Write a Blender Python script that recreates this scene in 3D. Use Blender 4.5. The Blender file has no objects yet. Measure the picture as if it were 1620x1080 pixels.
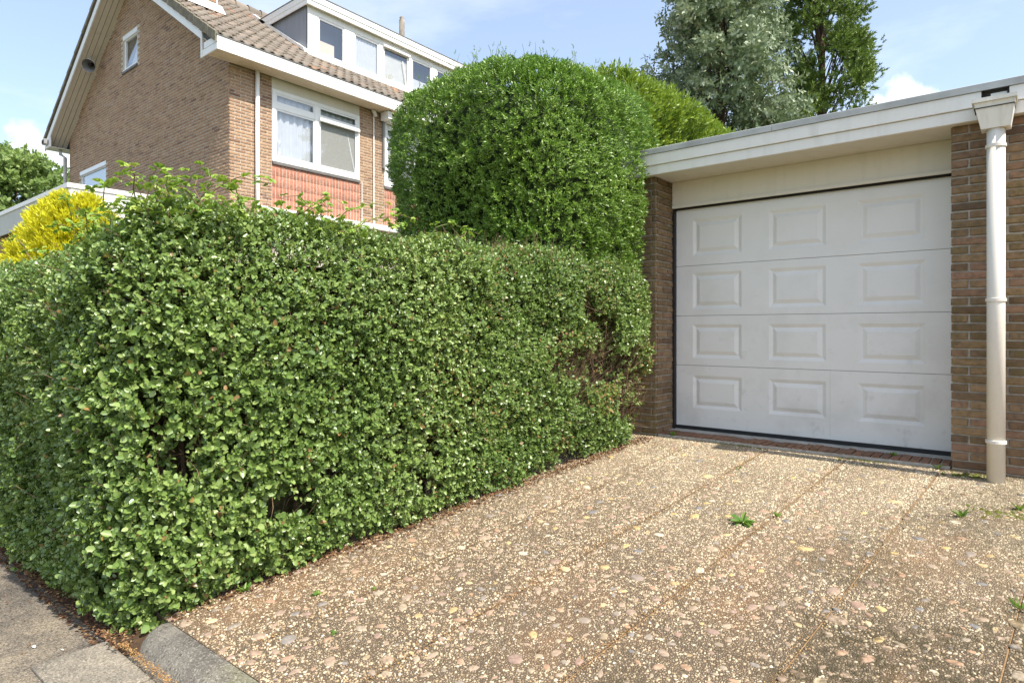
import bpy, math, random
import numpy as np
from mathutils import Vector, Matrix
R = math.radians
rng = np.random.default_rng(7); random.seed(7)
scene = bpy.context.scene
COL = scene.collection

# ---------------------------------------------------------------- camera, sky, sun, exposure
YAW = math.atan(0.813)
EYE = 0.93
cam_d = bpy.data.cameras.new('camera'); cam = bpy.data.objects.new('camera', cam_d); COL.objects.link(cam)
cam.location = (0, 0, EYE); cam.rotation_euler = (R(90), 0, YAW)
cam_d.sensor_width = 36; cam_d.lens = 36*1000/1620; cam_d.shift_y = -18/1620
cam_d.clip_start = 0.05; cam_d.clip_end = 3000
scene.camera = cam

TOSUN = Vector((1.0, -0.045, 1.40)).normalized()
SUN_EL = math.asin(TOSUN.z); SUN_AZ = math.atan2(TOSUN.x, TOSUN.y)
sun_d = bpy.data.lights.new('sun', 'SUN'); sun_d.energy = 3.7; sun_d.angle = R(0.6); sun_d.color = (1.0, .94, .84)
sun = bpy.data.objects.new('sun', sun_d); COL.objects.link(sun)
sun.rotation_euler = (-TOSUN).to_track_quat('-Z', 'Y').to_euler(); sun.location = (20, -3, 30)

world = bpy.data.worlds.new('World'); scene.world = world; world.use_nodes = True
wn = world.node_tree.nodes; wl = world.node_tree.links; wn.clear()
wo = wn.new('ShaderNodeOutputWorld'); wb = wn.new('ShaderNodeBackground'); wb.inputs[1].default_value = 0.15
sky = wn.new('ShaderNodeTexSky'); sky.sky_type = 'NISHITA'; sky.sun_disc = False
sky.sun_elevation = SUN_EL; sky.sun_rotation = SUN_AZ
sky.air_density = 1.0; sky.dust_density = 1.6; sky.ozone_density = 1.0
tc = wn.new('ShaderNodeTexCoord')
def wmath(op, a, b=None, clamp=False):
    n = wn.new('ShaderNodeMath'); n.operation = op; n.use_clamp = clamp
    for i, v in enumerate((a, b)):
        if v is None: continue
        if hasattr(v, 'default_value') or hasattr(v, 'is_output'): wl.new(v, n.inputs[i])
        else: n.inputs[i].default_value = v
    return n.outputs[0]
wmap = wn.new('ShaderNodeMapping'); wmap.inputs['Scale'].default_value = (1.6, 1.6, 5.0); wl.new(tc.outputs['Generated'], wmap.inputs[0])
n1 = wn.new('ShaderNodeTexNoise'); n1.inputs['Scale'].default_value = 1.7; n1.inputs['Detail'].default_value = 9; n1.inputs['Roughness'].default_value = .58
wl.new(wmap.outputs[0], n1.inputs['Vector'])
wisp = wn.new('ShaderNodeMapRange'); wisp.inputs[1].default_value = .42; wisp.inputs[2].default_value = .80; wisp.inputs[3].default_value = .16; wisp.inputs[4].default_value = .66
wl.new(n1.outputs[0], wisp.inputs[0])
# small cumulus clouds low over the roofs
def cloud_dir(px, py):
    a = (px-810)/1000; b = (522-py)/1000; c, s = math.cos(YAW), math.sin(YAW)
    return Vector((a*c-s, a*s+c, b)).normalized()
mask = wisp.outputs[0]
n2 = wn.new('ShaderNodeTexNoise'); n2.inputs['Scale'].default_value = 20; n2.inputs['Detail'].default_value = 7; n2.inputs['Roughness'].default_value = .55
wl.new(tc.outputs['Generated'], n2.inputs['Vector'])
for px, py, rad in ((1428, 158, .030), (1395, 172, .022), (1462, 164, .026), (1500, 172, .018), (60, 255, .05), (90, 280, .05)):
    d = cloud_dir(px, py)
    vs = wn.new('ShaderNodeVectorMath'); vs.operation = 'DISTANCE'; vs.inputs[1].default_value = d
    wl.new(tc.outputs['Generated'], vs.inputs[0])
    dd = wmath('ADD', vs.outputs['Value'], wmath('MULTIPLY', wmath('SUBTRACT', n2.outputs[0], .5), rad*2.2))
    mr = wn.new('ShaderNodeMapRange'); mr.inputs[1].default_value = rad; mr.inputs[2].default_value = rad*.55; mr.inputs[3].default_value = 0; mr.inputs[4].default_value = .9
    wl.new(dd, mr.inputs[0]); mask = wmath('MAXIMUM', mask, mr.outputs[0])
mixc = wn.new('ShaderNodeMixRGB'); wl.new(mask, mixc.inputs[0]); wl.new(sky.outputs[0], mixc.inputs[1]); mixc.inputs[2].default_value = (4.9, 5.2, 5.6, 1)
wl.new(mixc.outputs[0], wb.inputs[0]); wl.new(wb.outputs[0], wo.inputs[0])
scene.render.engine = 'CYCLES'
vs_ = scene.view_settings; vs_.view_transform = 'Standard'; vs_.look = 'None'; vs_.gamma = 1; vs_.use_curve_mapping = False
vs_.exposure = 0.90
scene.cycles.caustics_reflective = False; scene.cycles.caustics_refractive = False; scene.cycles.max_bounces = 5; scene.cycles.diffuse_bounces = 3; scene.cycles.glossy_bounces = 2; scene.cycles.transmission_bounces = 3; scene.cycles.transparent_max_bounces = 10

# ---------------------------------------------------------------- materials
class NT:
    def __init__(self, name):
        self.m = bpy.data.materials.new(name); self.m.use_nodes = True
        self.n = self.m.node_tree.nodes; self.l = self.m.node_tree.links; self.n.clear()
        self.out = self.n.new('ShaderNodeOutputMaterial'); self.p = self.n.new('ShaderNodeBsdfPrincipled')
        self.l.new(self.p.outputs[0], self.out.inputs[0])
        self.geo = self.n.new('ShaderNodeNewGeometry'); self.pos = self.geo.outputs['Position']
    def put(self, v, sock):
        if isinstance(v, bpy.types.NodeSocket): self.l.new(v, sock)
        elif isinstance(v, tuple) and len(v) == 3 and sock.type == 'RGBA': sock.default_value = (*v, 1)
        else: sock.default_value = v
    def noise(self, scale, detail=5, rough=.55, vec=None, col=False):
        n = self.n.new('ShaderNodeTexNoise'); n.inputs['Scale'].default_value = scale; n.inputs['Detail'].default_value = detail; n.inputs['Roughness'].default_value = rough
        self.l.new(vec or self.pos, n.inputs['Vector']); return n.outputs[1 if col else 0]
    def vor(self, scale, feature='F1', vec=None, out='Distance', rand=1):
        n = self.n.new('ShaderNodeTexVoronoi'); n.feature = feature; n.inputs['Scale'].default_value = scale; n.inputs['Randomness'].default_value = rand
        self.l.new(vec or self.pos, n.inputs['Vector']); return n.outputs[out]
    def scale(self, s, vec=None):
        n = self.n.new('ShaderNodeMapping'); n.inputs['Scale'].default_value = s; self.l.new(vec or self.pos, n.inputs[0]); return n.outputs[0]
    def attr(self, name):
        n = self.n.new('ShaderNodeAttribute'); n.attribute_name = name; return n.outputs['Fac']
    def objrand(self):
        return self.n.new('ShaderNodeObjectInfo').outputs['Random']
    def rng(self, v, a, b, c=0., d=1.):
        n = self.n.new('ShaderNodeMapRange'); self.l.new(v, n.inputs[0])
        for i, x in enumerate((a, b, c, d)): n.inputs[i+1].default_value = x
        return n.outputs[0]
    def math(self, op, a, b=0., clamp=False):
        n = self.n.new('ShaderNodeMath'); n.operation = op; n.use_clamp = clamp; self.put(a, n.inputs[0]); self.put(b, n.inputs[1]); return n.outputs[0]
    def mix(self, f, a, b, mode='MIX'):
        n = self.n.new('ShaderNodeMixRGB'); n.blend_type = mode; self.put(f, n.inputs[0]); self.put(a, n.inputs[1]); self.put(b, n.inputs[2]); return n.outputs[0]
    def ramp(self, v, stops, interp='LINEAR'):
        n = self.n.new('ShaderNodeValToRGB'); n.color_ramp.interpolation = interp; e = n.color_ramp.elements
        while len(e) < len(stops): e.new(.5)
        for el, (p, c) in zip(e, stops): el.position = p; el.color = (*c, 1)
        self.l.new(v, n.inputs[0]); return n.outputs[0]
    def sep(self, i, v=None):
        n = self.n.new('ShaderNodeSeparateXYZ'); self.l.new(v or self.pos, n.inputs[0]); return n.outputs[i]
    def bump(self, h, strength=.4, dist=.01):
        n = self.n.new('ShaderNodeBump'); n.inputs['Strength'].default_value = strength; n.inputs['Distance'].default_value = dist
        self.l.new(h, n.inputs['Height']); self.l.new(n.outputs[0], self.p.inputs['Normal'])
    def fin(self, col, rough=.7, spec=.4):
        self.put(col, self.p.inputs['Base Color']); self.put(rough, self.p.inputs['Roughness']); self.p.inputs['Specular IOR Level'].default_value = spec
        return self.m
M = {}
def simple(name, col, rough=.6, spec=.4, var=.12, sc=6, bump=0, bsc=60):
    t = NT(name); n = t.noise(sc, 6)
    f = t.rng(n, .3, .7, 1-var, 1+var); c = t.mix(1., col, f, 'MULTIPLY')
    if bump: t.bump(t.noise(bsc, 4), bump, .004)
    M[name] = t.fin(c, rough, spec)

def painted(name, col, dirt=(.30, .29, .22), amt=.5, rough=.45, streak=True, bscale=(8, 8, 60)):
    """weathered paint: rain streaks, specks, green-grey film"""
    t = NT(name)
    v = t.noise(1., 6, .6, t.scale((9, 9, .9))) if streak else t.noise(3, 6)
    big = t.noise(1.3, 4)
    f = t.math('MULTIPLY', t.rng(v, .48, .78, 0, 1), t.rng(big, .35, .75, .1, 1))
    c = t.mix(t.math('MULTIPLY', f, amt), col, dirt)
    spk = t.rng(t.noise(90, 2), .70, .76, 0, .35*amt+.05)
    c = t.mix(spk, c, (.22, .20, .16))
    t.bump(t.noise(1., 3, .6, t.scale(bscale)), .12, .002)
    M[name] = t.fin(c, rough, .4)
painted('fascia_white', (.80, .78, .73), amt=.55)
painted('house_white', (.84, .83, .80), amt=.28)
painted('lintel_cream', (.70, .66, .57), dirt=(.45, .42, .35), amt=.5, rough=.6)
painted('pipe_white', (.76, .72, .64), dirt=(.30, .28, .17), amt=.75)
painted('hopper_white', (.78, .76, .69), dirt=(.20, .19, .12), amt=.9)
painted('panel_grey', (.52, .52, .47), dirt=(.28, .30, .22), amt=.8, rough=.7)
painted('soffit_wood', (.74, .63, .47), dirt=(.32, .24, .16), amt=.6, streak=False, rough=.6)
painted('verge_board', (.68, .62, .50), dirt=(.36, .31, .24), amt=.5, rough=.6)
painted('cheek_grey', (.24, .26, .30), dirt=(.36, .37, .40), amt=.8, rough=.6)
simple('upvc', (.86, .86, .85), .3, .5, .04)
simple('metal_trim', (.40, .41, .40), .5, .5, .22, 4)
simple('dark_gap', (.015, .014, .013), .8)
simple('rubber', (.018, .019, .021), .5, .4)
simple('mortar', (.46, .42, .355), .95, .2, .25, 25, .6, 120)
simple('mortar_house', (.50, .45, .37), .95, .2, .2, 25)
simple('concrete', (.40, .39, .36), .9, .2, .25, 12, .3, 90)
simple('bitumen', (.10, .10, .10), .9, .2, .3, 3)
simple('bark', (.11, .075, .05), .9, .2, .4, 30, .5, 60)
simple('twig', (.22, .15, .09), .85, .2, .4, 40)
simple('hedge_core', (.075, .066, .034), .95, .1, .6, 28, 1., 50)
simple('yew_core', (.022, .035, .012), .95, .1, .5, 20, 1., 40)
simple('stem_green', (.20, .24, .08), .6, .3, .2)
simple('grey_metal', (.30, .30, .29), .45, .5, .2)
simple('curtain', (.58, .59, .61), .9, .1, .05)
simple('interior', (.20, .19, .18), .9)
simple('blind', (.62, .60, .55), .8, .2, .05)
simple('lead_white', (.72, .70, .66), .6, .3, .2, 8)
simple('flue_concrete', (.26, .23, .19), .9, .2, .35, 9)
simple('sill_slate', (.16, .15, .14), .6, .3, .2)
simple('petal', (.8, .78, .74), .6)
simple('moss', (.10, .11, .022), .95, .1, .5, 40, .8, 90)

def brick_material(name, stops, src, moss=0.):
    t = NT(name); r = t.objrand() if src == 'obj' else t.attr('rnd')
    c = t.ramp(r, stops)
    n = t.noise(22, 7, .65); c = t.mix(1., c, t.ramp(n, [(.25, (.50, .48, .46)), (.5, (1, 1, 1)), (.78, (1.35, 1.28, 1.15))]), 'MULTIPLY')
    c = t.mix(t.rng(t.noise(150, 3), .62, .72, 0, .6), c, (.06, .05, .04))
    if moss:
        big = t.noise(1.6, 4); g = t.math('MULTIPLY', t.rng(big, .40, .62, 0, 1), t.rng(t.noise(35, 5), .35, .6, 0, moss))
        c = t.mix(g, c, (.105, .095, .028))
    h = t.math('ADD', t.noise(60, 6, .7), t.math('MULTIPLY', t.noise(16, 3), 1.5)); t.bump(h, .8, .006)
    M[name] = t.fin(c, .9, .25)
brick_material('brick_garage', [(0, (.15, .090, .055)), (.2, (.24, .16, .095)), (.42, (.30, .20, .115)), (.6, (.19, .125, .080)), (.8, (.31, .185, .125)), (.92, (.22, .16, .085)), (1, (.14, .09, .065))], 'obj', .75)
brick_material('brick_garage_mesh', [(0, (.19, .115, .070)), (.35, (.24, .16, .10)), (.6, (.21, .135, .09)), (.8, (.29, .18, .125)), (1, (.16, .10, .07))], 'attr', .75)
brick_material('brick_house', [(0, (.25, .145, .10)), (.25, (.36, .225, .14)), (.5, (.42, .27, .165)), (.75, (.32, .195, .125)), (1, (.22, .125, .09))], 'attr')
brick_material('brick_red', [(0, (.42, .175, .115)), (.5, (.48, .215, .145)), (1, (.38, .15, .10))], 'attr')
brick_material('threshold_brick', [(0, (.22, .11, .07)), (.5, (.27, .15, .10)), (1, (.18, .10, .07))], 'obj', .3)

def leaf_material(name, stops, rough=.38, trans=.28, tcol=(.30, .42, .05), spec=.5, src='attr', dead=None):
    t = NT(name)
    if src == 'attr':
        r = t.math('ADD', t.math('MULTIPLY', t.attr('rnd'), .55), t.math('MULTIPLY', t.attr('grp'), .45))
    else: r = t.objrand()
    c = t.ramp(r, stops)
    if dead: c = t.mix(t.attr('dead'), c, t.ramp(t.attr('rnd'), [(0, dead), (1, tuple(x*1.7 for x in dead))]))
    t.fin(c, rough, spec)
    tr = t.n.new('ShaderNodeBsdfTranslucent'); t.l.new(t.mix(.55, c, tcol), tr.inputs[0])
    ms = t.n.new('ShaderNodeMixShader'); ms.inputs[0].default_value = trans
    t.l.new(t.p.outputs[0], ms.inputs[1]); t.l.new(tr.outputs[0], ms.inputs[2]); t.l.new(ms.outputs[0], t.out.inputs[0])
    M[name] = t.m
PRIV = [(0, (.065, .125, .028)), (.3, (.135, .225, .050)), (.6, (.215, .315, .075)), (.82, (.31, .41, .125)), (1, (.46, .52, .22))]
leaf_material('privet_leaf', PRIV, .38, .22, spec=.8, dead=(.24, .14, .055))
leaf_material('privet_leaf_single', PRIV, .38, .22, spec=.8, src='obj')
leaf_material('yew_leaf', [(0, (.065, .135, .020)), (.4, (.160, .275, .036)), (.75, (.26, .39, .058)), (1, (.40, .52, .13))], .40, .25, (.12, .30, .03))
leaf_material('thuja_leaf', [(0, (.10, .18, .02)), (.5, (.20, .31, .03)), (1, (.38, .45, .05))], .5, .25, (.35, .45, .03))
leaf_material('silver_leaf', [(0, (.075, .12, .055)), (.4, (.19, .26, .13)), (.75, (.38, .43, .27)), (1, (.64, .66, .50))], .5, .2, (.25, .32, .14))
leaf_material('pine_leaf', [(0, (.07, .12, .022)), (.5, (.14, .22, .04)), (.85, (.24, .31, .06)), (1, (.32, .23, .09))], .5, .15, (.2, .28, .03))
leaf_material('tree_leaf', [(0, (.11, .18, .045)), (.5, (.19, .28, .07)), (1, (.32, .40, .13))], .5, .25)
leaf_material('golden_leaf', [(0, (.30, .35, .02)), (.35, (.60, .58, .02)), (1, (.78, .75, .05))], .5, .3, (.8, .74, .03))
leaf_material('climber_leaf', [(0, (.17, .29, .045)), (.5, (.30, .45, .07)), (1, (.48, .58, .14))], .45, .35, (.35, .5, .05))
leaf_material('weed_leaf', [(0, (.10, .22, .03)), (1, (.22, .36, .06))], .5, .3)
leaf_material('litter_leaf', [(0, (.08, .045, .028)), (.4, (.17, .085, .045)), (.8, (.27, .15, .075)), (1, (.42, .30, .14))], .8, .1, (.3, .15, .05), .2)

leaf_material('debris', [(0, (.26, .13, .05)), (.5, (.42, .23, .09)), (1, (.55, .38, .15))], .8, .1, (.4, .2, .06), .2)
# exposed-aggregate slab (the cement matrix and the finest grit; chips and pebbles are real geometry on top)
t = NT('slab_aggregate')
grit = t.vor(95, out='Color'); gd = t.vor(95, 'DISTANCE_TO_EDGE')
gl = t.sep(0, grit)
chip = t.ramp(gl, [(0, (.14, .10, .065)), (.3, (.30, .225, .14)), (.55, (.42, .335, .22)), (.8, (.25, .165, .10)), (1, (.50, .42, .30))])
mat_c = t.mix(t.noise(6, 5), (.075, .056, .038), (.16, .118, .075))
c = t.mix(t.rng(gd, .10, .22, 0, 1), mat_c, chip)
MOSS = t.rng(t.math('ADD', t.noise(1.5, 6, .66), t.rng(t.sep(0), -1.4, .1, -.06, .22)), .53, .63, 0, 1)
c = t.mix(t.math('MULTIPLY', MOSS, t.rng(t.noise(28, 5), .38, .58, 0, .9)), c, (.065, .052, .026))
rust = t.math('MULTIPLY', t.rng(t.noise(1.7, 5, .6, t.scale((1, .6, 1))), .48, .7, 0, .55), t.rng(t.noise(40, 4), .35, .65, .2, 1))
c = t.mix(rust, c, (.36, .19, .09))
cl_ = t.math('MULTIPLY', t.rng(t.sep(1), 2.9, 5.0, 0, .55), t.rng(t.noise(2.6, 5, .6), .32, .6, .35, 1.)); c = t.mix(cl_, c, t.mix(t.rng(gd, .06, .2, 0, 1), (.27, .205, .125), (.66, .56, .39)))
t.bump(t.math('ADD', t.rng(gd, 0, .3), t.math('MULTIPLY', t.noise(140, 3), .4)), .9, .004)
M['slab_aggregate'] = t.fin(c, .85, .3)

def stone_material(name, stops, src):
    t = NT(name); r = t.objrand() if src == 'obj' else t.attr('rnd')
    c = t.ramp(r, stops); c = t.mix(1., c, t.rng(t.noise(60, 5), .3, .7, .75, 1.25), 'MULTIPLY')
    ms = t.rng(t.math('ADD', t.noise(1.5, 6, .66), t.rng(t.sep(0), -1.4, .1, -.06, .22)), .53, .63, 0, 1)
    c = t.mix(t.math('MULTIPLY', ms, t.rng(t.noise(45, 4), .42, .6, 0, .8)), c, (.075, .058, .028))
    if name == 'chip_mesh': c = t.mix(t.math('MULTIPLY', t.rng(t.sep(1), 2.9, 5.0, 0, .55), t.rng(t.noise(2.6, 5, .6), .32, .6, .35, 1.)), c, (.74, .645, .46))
    t.bump(t.noise(150, 4), .3, .003); M[name] = t.fin(c, .75, .3)
BIG = [(0, (.30, .215, .15)), (.16, (.36, .265, .185)), (.3, (.25, .215, .18)), (.44, (.40, .25, .155)), (.58, (.29, .20, .155)), (.72, (.38, .30, .205)), (.84, (.19, .18, .175)), (.93, (.54, .37, .15)), (1, (.56, .49, .38))]
stone_material('pebble', BIG, 'obj'); stone_material('pebble_mesh', BIG, 'attr')
stone_material('chip_mesh', [(0, (.22, .15, .085)), (.2, (.40, .30, .18)), (.42, (.60, .495, .33)), (.6, (.34, .235, .13)), (.8, (.70, .61, .45)), (.9, (.50, .39, .25)), (1, (.17, .13, .09))], 'attr')

t = NT('pavement_asphalt')
a1 = t.noise(2.3, 7, .68); a2 = t.noise(7, 6); gr = t.vor(170, out='Color')
c = t.ramp(a1, [(.32, (.095, .085, .072)), (.45, (.17, .145, .115)), (.56, (.27, .225, .165)), (.70, (.33, .275, .20))])
c = t.mix(1., c, t.rng(t.sep(1, gr), 0, 1, .55, 1.45), 'MULTIPLY')
c = t.mix(t.rng(t.noise(95, 3), .58, .68, 0, .6), c, (.46, .40, .31)); c = t.mix(t.rng(t.noise(70, 3), .57, .67, 0, .7), c, (.055, .05, .042))
c = t.mix(t.rng(a2, .60, .72, 0, .35), c, (.10, .09, .075))
t.bump(t.math('ADD', t.noise(120, 4), t.noise(300, 2)), 1., .006)
M['pavement_asphalt'] = t.fin(c, .92, .25)
t = NT('kerb_concrete')
c = t.ramp(t.noise(5, 6, .7), [(.28, (.075, .068, .058)), (.5, (.15, .137, .115)), (.75, (.27, .245, .20))])
c = t.mix(t.rng(t.noise(3, 3), .5, .65, 0, .5), c, (.15, .15, .075))
c = t.mix(t.rng(t.noise(110, 3), .52, .64, 0, .55), c, (.36, .33, .28)); c = t.mix(t.rng(t.noise(75, 3), .58, .68, 0, .8), c, (.04, .036, .03))
t.bump(t.math('ADD', t.noise(130, 5), t.math('MULTIPLY', t.noise(18, 4), 2.)), .9, .006); M['kerb_concrete'] = t.fin(c, .9, .25)
t = NT('paver_concrete')
c = t.ramp(t.noise(4, 6, .7), [(.28, (.15, .135, .11)), (.5, (.24, .21, .165)), (.75, (.36, .31, .235))])
c = t.mix(1., c, t.rng(t.sep(1, t.vor(190, out='Color')), 0, 1, .65, 1.35), 'MULTIPLY')
c = t.mix(t.rng(t.noise(95, 3), .58, .68, 0, .6), c, (.52, .46, .36)); c = t.mix(t.rng(t.noise(70, 3), .58, .68, 0, .6), c, (.07, .062, .05)); t.bump(t.noise(120, 5), 1., .006); M['paver_concrete'] = t.fin(c, .9, .25)
t = NT('soil'); c = t.ramp(t.noise(14, 7, .7), [(.3, (.05, .032, .02)), (.55, (.12, .075, .045)), (.8, (.22, .13, .075))])
t.bump(t.noise(40, 6, .7), 1., .02); M['soil'] = t.fin(c, .95, .15)
t = NT('joint_fill'); c = t.ramp(t.noise(30, 7, .7), [(.3, (.20, .12, .06)), (.55, (.36, .23, .12)), (.8, (.50, .36, .20))]); t.bump(t.noise(90, 5), .8, .006); M['joint_fill'] = t.fin(c, .95, .15)
t = NT('garden_ground'); c = t.ramp(t.noise(2, 7, .7), [(.3, (.045, .065, .022)), (.6, (.08, .11, .03)), (.8, (.13, .12, .06))])
M['garden_ground'] = t.fin(c, .95, .15)
t = NT('rooftile')
r = t.attr('rnd') ; ro = t.objrand()
def tilecol(t, r):
    c = t.ramp(r, [(0, (.16, .132, .11)), (.2, (.25, .205, .17)), (.45, (.21, .178, .15)), (.65, (.28, .22, .175)), (.90, (.27, .23, .19)), (.97, (.38, .22, .14)), (1, (.42, .22, .14))])
    c = t.mix(t.rng(t.noise(9, 6, .7), .42, .72, 0, .6), c, (.20, .19, .15))
    c = t.mix(t.rng(t.noise(70, 4), .6, .72, 0, .5), c, (.34, .32, .26)); t.bump(t.noise(80, 4), .3, .004)
    return t.fin(c, .85, .25)
M['rooftile_mesh'] = tilecol(t, r); t2 = NT('rooftile_single'); M['rooftile'] = tilecol(t2, t2.objrand())
t = NT('verge_tile'); c = t.ramp(t.noise(5, 6, .7), [(.3, (.12, .10, .08)), (.55, (.20, .18, .13)), (.8, (.28, .26, .19))]); t.bump(t.noise(60, 5), .5, .005); M['verge_tile'] = t.fin(c, .9, .2)
# door: off-white steel with embossed wood grain and a little dirt
t = NT('door_white')
g = t.noise(1., 4, .6, t.scale((9, 9, 160)))
d1 = t.math('MULTIPLY', t.rng(t.noise(2.2, 6, .65), .48, .75, 0, 1), t.rng(t.sep(2), 0., 2.0, .55, .16))
c = t.mix(d1, (.79, .775, .75), (.54, .52, .47)); c = t.mix(t.rng(t.noise(120, 2), .71, .76, 0, .3), c, (.35, .33, .30))
c = t.mix(t.math('MULTIPLY', t.rng(t.noise(9, 6, .7), .58, .70, 0, .35), t.rng(t.sep(2), 0., 1.2, 1., .15)), c, (.42, .40, .36))
t.bump(g, .16, .002); M['door_white'] = t.fin(c, .42, .4)
t = NT('screen_mesh'); t.fin((.56, .54, .50), .8, .2); tp = t.n.new('ShaderNodeBsdfTransparent'); ms = t.n.new('ShaderNodeMixShader'); ms.inputs[0].default_value = .72; t.l.new(tp.outputs[0], ms.inputs[1]); t.l.new(t.p.outputs[0], ms.inputs[2]); t.l.new(ms.outputs[0], t.out.inputs[0]); M['screen_mesh'] = t.m
# window glass: clear pane, stronger reflection at grazing angles
t = NT('glass'); t.n.remove(t.p)
fr = t.n.new('ShaderNodeLayerWeight'); fr.inputs[0].default_value = .5
gl = t.n.new('ShaderNodeBsdfGlossy'); gl.inputs['Roughness'].default_value = .02; gl.inputs['Color'].default_value = (.9, .93, .96, 1)
tp = t.n.new('ShaderNodeBsdfTransparent'); tp.inputs[0].default_value = (.94, .96, .97, 1)
ms = t.n.new('ShaderNodeMixShader'); t.l.new(t.math('ADD', t.math('MULTIPLY', t.math('POWER', fr.outputs['Facing'], 3.), .75), .16, True), ms.inputs[0]); t.l.new(tp.outputs[0], ms.inputs[1]); t.l.new(gl.outputs[0], ms.inputs[2]); t.l.new(ms.outputs[0], t.out.inputs[0]); M['glass'] = t.m

# ---------------------------------------------------------------- builders
def tag(o, label=None, cat=None, group=None, kind=None):
    if label: o['label'] = label
    if cat: o['category'] = cat
    if group: o['group'] = group
    if kind: o['kind'] = kind
    return o
def thing(name, label, cat, loc=(0, 0, 0), group=None):
    o = bpy.data.objects.new(name, None); COL.objects.link(o); o.location = loc; o.empty_display_size = .2
    return tag(o, label, cat, group)
def link(name, me, parent=None, kind=None):
    o = bpy.data.objects.new(name, me); COL.objects.link(o)
    if parent is not None:
        o.parent = parent
        if parent.type == 'EMPTY': o.location = -parent.location       # meshes are in place coordinates
    if kind: o['kind'] = kind
    return o
class MB:
    def __init__(self): self.v = []; self.f = []
    def add(self, vs, fs):
        b = len(self.v); self.v += [tuple(p) for p in vs]; self.f += [tuple(i+b for i in f) for f in fs]; return self
    def box(self, x0, x1, y0, y1, z0, z1):
        return self.add([(x0, y0, z0), (x1, y0, z0), (x1, y1, z0), (x0, y1, z0), (x0, y0, z1), (x1, y0, z1), (x1, y1, z1), (x0, y1, z1)],
                        [(0, 3, 2, 1), (4, 5, 6, 7), (0, 1, 5, 4), (1, 2, 6, 5), (2, 3, 7, 6), (3, 0, 4, 7)])
    def quad(self, a, b, c, d): return self.add([a, b, c, d], [(0, 1, 2, 3)])
    def prism(self, poly, axis, a0, a1):
        """poly: 2D points (counter-clockwise), extruded along axis 'x' or 'y' (poly in yz / xz)"""
        n = len(poly); mk = (lambda p, a: (a, p[0], p[1])) if axis == 'x' else (lambda p, a: (p[0], a, p[1]))
        vs = [mk(p, a0) for p in poly]+[mk(p, a1) for p in poly]
        fs = [tuple(range(n)), tuple(range(2*n-1, n-1, -1))]+[(i, i+n, (i+1) % n+n, (i+1) % n) for i in range(n)]
        return self.add(vs, fs)
    def tube(self, pts, r, n=8, cap=True):
        pts = [Vector(p) for p in pts]; rs = r if isinstance(r, (list, tuple)) else [r]*len(pts)
        vs = []
        for i, p in enumerate(pts):
            d = (pts[min(i+1, len(pts)-1)]-pts[max(i-1, 0)]).normalized()
            u = d.orthogonal().normalized() if abs(d.z) > .9 else d.cross(Vector((0, 0, 1))).normalized()
            w = d.cross(u)
            for k in range(n):
                a = 2*math.pi*k/n; vs.append(p+(u*math.cos(a)+w*math.sin(a))*rs[i])
        fs = [(i*n+k, i*n+(k+1) % n, (i+1)*n+(k+1) % n, (i+1)*n+k) for i in range(len(pts)-1) for k in range(n)]
        if cap: fs += [tuple(range(n-1, -1, -1)), tuple((len(pts)-1)*n+k for k in range(n))]
        return self.add(vs, fs)
    def mesh(self, name, m, smooth=False):
        me = bpy.data.meshes.new(name); me.from_pydata(self.v, [], self.f); me.materials.append(M[m] if isinstance(m, str) else m)
        if smooth: me.polygons.foreach_set('use_smooth', [True]*len(me.polygons))
        me.update(); return me
    def build(self, name, m, parent=None, kind=None, smooth=False, bevel=0):
        o = link(name, self.mesh(name, m, smooth), parent, kind)
        if bevel:
            b = o.modifiers.new('edge', 'BEVEL'); b.width = bevel; b.segments = 2; b.limit_method = 'ANGLE'
        return o
def box(name, m, parent, x0, x1, y0, y1, z0, z1, bevel=0): return MB().box(x0, x1, y0, y1, z0, z1).build(name, m, parent, bevel=bevel)

def np_mesh(name, V, F, m, attrs=None, smooth=False):
    """V (n,3), F (k,q) constant face size; attrs: dict of per-face floats"""
    me = bpy.data.meshes.new(name); nv, (nf, q) = len(V), F.shape
    me.vertices.add(nv); me.vertices.foreach_set('co', np.ascontiguousarray(V, np.float32).ravel())
    me.loops.add(nf*q); me.loops.foreach_set('vertex_index', np.ascontiguousarray(F, np.int32).ravel())
    me.polygons.add(nf); me.polygons.foreach_set('loop_start', np.arange(0, nf*q, q, dtype=np.int32))
    if smooth: me.polygons.foreach_set('use_smooth', np.ones(nf, bool))
    for k, a in (attrs or {}).items():
        at = me.attributes.new(k, 'FLOAT', 'FACE'); at.data.foreach_set('value', np.ascontiguousarray(a, np.float32))
    me.materials.append(M[m]); me.update(calc_edges=True); return me

def _hash(i, seed):
    i = (i[..., 0]*374761393+i[..., 1]*668265263+i[..., 2]*2147483647+seed*1274126177).astype(np.int64)
    i = (i ^ (i >> 13))*1274126177; i = i ^ (i >> 16)
    return (i & 0xffff)/65535.
def vnoise(P, scale, seed=0):
    p = np.asarray(P)*scale; i = np.floor(p).astype(np.int64); f = p-i; f = f*f*(3-2*f); out = 0
    for dx in (0, 1):
        for dy in (0, 1):
            for dz in (0, 1):
                w = (f[..., 0] if dx else 1-f[..., 0])*(f[..., 1] if dy else 1-f[..., 1])*(f[..., 2] if dz else 1-f[..., 2])
                out = out+w*_hash(i+np.array((dx, dy, dz)), seed)
    return out
def unit(a): return a/np.maximum(np.linalg.norm(a, axis=-1, keepdims=True), 1e-9)

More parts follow.
